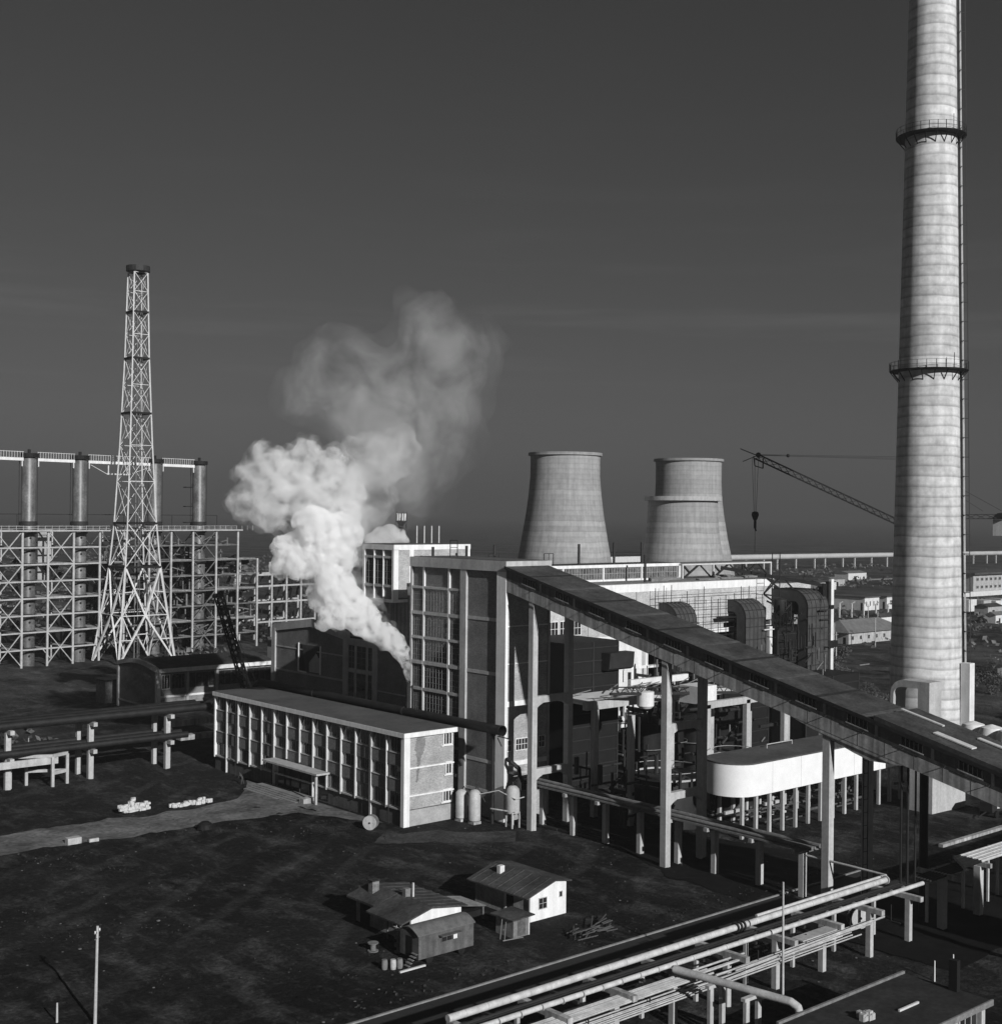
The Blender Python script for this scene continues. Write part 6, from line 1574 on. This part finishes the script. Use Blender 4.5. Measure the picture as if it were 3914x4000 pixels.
st_ = thing('steam_plume', 'thick white steam billowing from the vent pipe on the black overhead duct', 'steam', src, kind='stuff')
core = [(931,1893,11),(928,1870,14),(925,1845,19),(918,1815,24),(905,1780,32),(890,1745,42),(872,1712,48),(840,1690,54),(800,1665,55),(755,1650,52),(740,1600,62),(690,1610,60),(640,1580,62),(600,1610,45),(555,1575,52),(525,1615,30),(655,1515,66),(595,1500,66),(505,1510,50),(715,1560,58),(475,1470,30),
        (455,1340,66),(400,1335,62),(320,1345,50),(560,1400,70),(610,1440,60),(420,1260,85),(510,1270,95),(600,1290,80),(330,1260,50),(580,1190,90),(660,1200,55),(480,1150,90),(560,1330,75)]
mid = [(370,1160,62),(250,1090,75),(150,1060,66),(85,1048,38),(200,980,82),(290,1010,95),(390,1010,100),(180,870,55),(240,835,52),(215,800,40),(280,880,75),(130,900,36),(370,880,85),(430,800,50),(430,765,28),(470,860,75),(540,850,62),(480,960,85),(580,920,80),(560,1060,85),(470,1080,85),(330,1100,70),(640,1010,70),(620,1110,70)]
thin = [(640,790,50),(700,850,75),(660,900,80),(720,960,80),(780,890,60),(740,1060,66),(690,1120,60),(780,1000,55),(800,820,85),(860,760,80),(740,760,50),(590,790,50)]
veil = [(870,660,90),(800,700,80),(940,620,80),(780,610,80),(900,530,70),(980,450,80),(700,440,85),(600,420,85),(500,380,70),(540,470,66),(1060,340,80),(1000,250,80),(930,150,60),(1130,260,70),(820,480,80),(1020,740,80),(960,860,80),(900,960,80),(1080,600,70),(1050,480,70),(760,540,70),(430,470,60),(1150,420,55),(680,690,75),(620,640,60),(840,740,80),(560,600,55),(740,650,70),(330,560,50),(930,300,60)]
cloud('dense_core', [sp_(*b_) for b_ in core], 0, .24, .95, vol_mat('dense_steam', 2.3, scale=.85, lo=.40, hi=.62), st_, 1)
cloud('billow', [sp_(x, y, r_, 2.0) for x, y, r_ in mid + core[20:26]], 0, .3, 1.3, vol_mat('steam', .65, scale=.5, lo=.40, hi=.64), st_, 2)
cloud('fringe', [sp_(x, y, r_ * 1.16 + 6, 3.0) for x, y, r_ in core[8:] + mid], 0, .45, 1.6, vol_mat('steam_fringe', .22, scale=.5, lo=.45, hi=.66), st_, 7)
cloud('thin_billow', [sp_(x, y, r_ * 1.15, 7.0) for x, y, r_ in thin], 0, .5, 1.8, vol_mat('thin_steam', .26, scale=.3, lo=.42, hi=.68), st_, 3)
for k_, (g_, d_) in enumerate(((.8, .05), (1.15, .034), (1.5, .028), (1.9, .02))):
    cloud('veil', [sp_(x + 15 * k_, y - 10 * k_, r_ * g_, 8) for x, y, r_ in veil + thin[::2]], 0, .8 + .2 * k_, 2.4 + k_, vol_mat('steam_veil_' + 'abcd'[k_], d_, scale=.14, lo=.40, hi=.66), st_, 4 + k_)
p2 = thing('steam_puff', 'small white puff of steam rising behind the bunker house roof', 'steam', (134, 178, 33), kind='stuff')
m_ = MB()
base_p = Vector((128.3, 175.4, 35))
bl = [(base_p + rightv * x + Vector((0, 0, z)), r_) for x, z, r_ in ((-2.4, .4, 1.3), (-1, 1.2, 1.5), (.6, 1.6, 1.6), (2.0, .9, 1.4), (3.0, .2, 1.0), (0, .2, 1.6))]
_s = src; src = base_p
cloud('puff', bl, 0, .3, .35, vol_mat('puff_steam', 1.4, scale=.6, lo=.34, hi=.6), p2, 6).location = base_p - Vector((134, 178, 33)); src = _s

# ------------------------------------------------------------------ haze
m = bpy.data.materials.new('haze_air'); m.use_nodes = True
n = m.node_tree.nodes; n.remove(n['Principled BSDF']); v = n.new('ShaderNodeVolumePrincipled')
v.inputs['Color'].default_value = (HAZE_C,) * 3 + (1,); v.inputs['Density'].default_value = HAZE_D; v.inputs['Anisotropy'].default_value = 0
m.node_tree.links.new(v.outputs[0], n['Material Output'].inputs['Volume'])
hz = MB().box(-3100, 9100, -3100, 9100, -2.5, 190)
tag(hz.build('haze', m), kind='stuff', label='thin autumn haze over the plain')
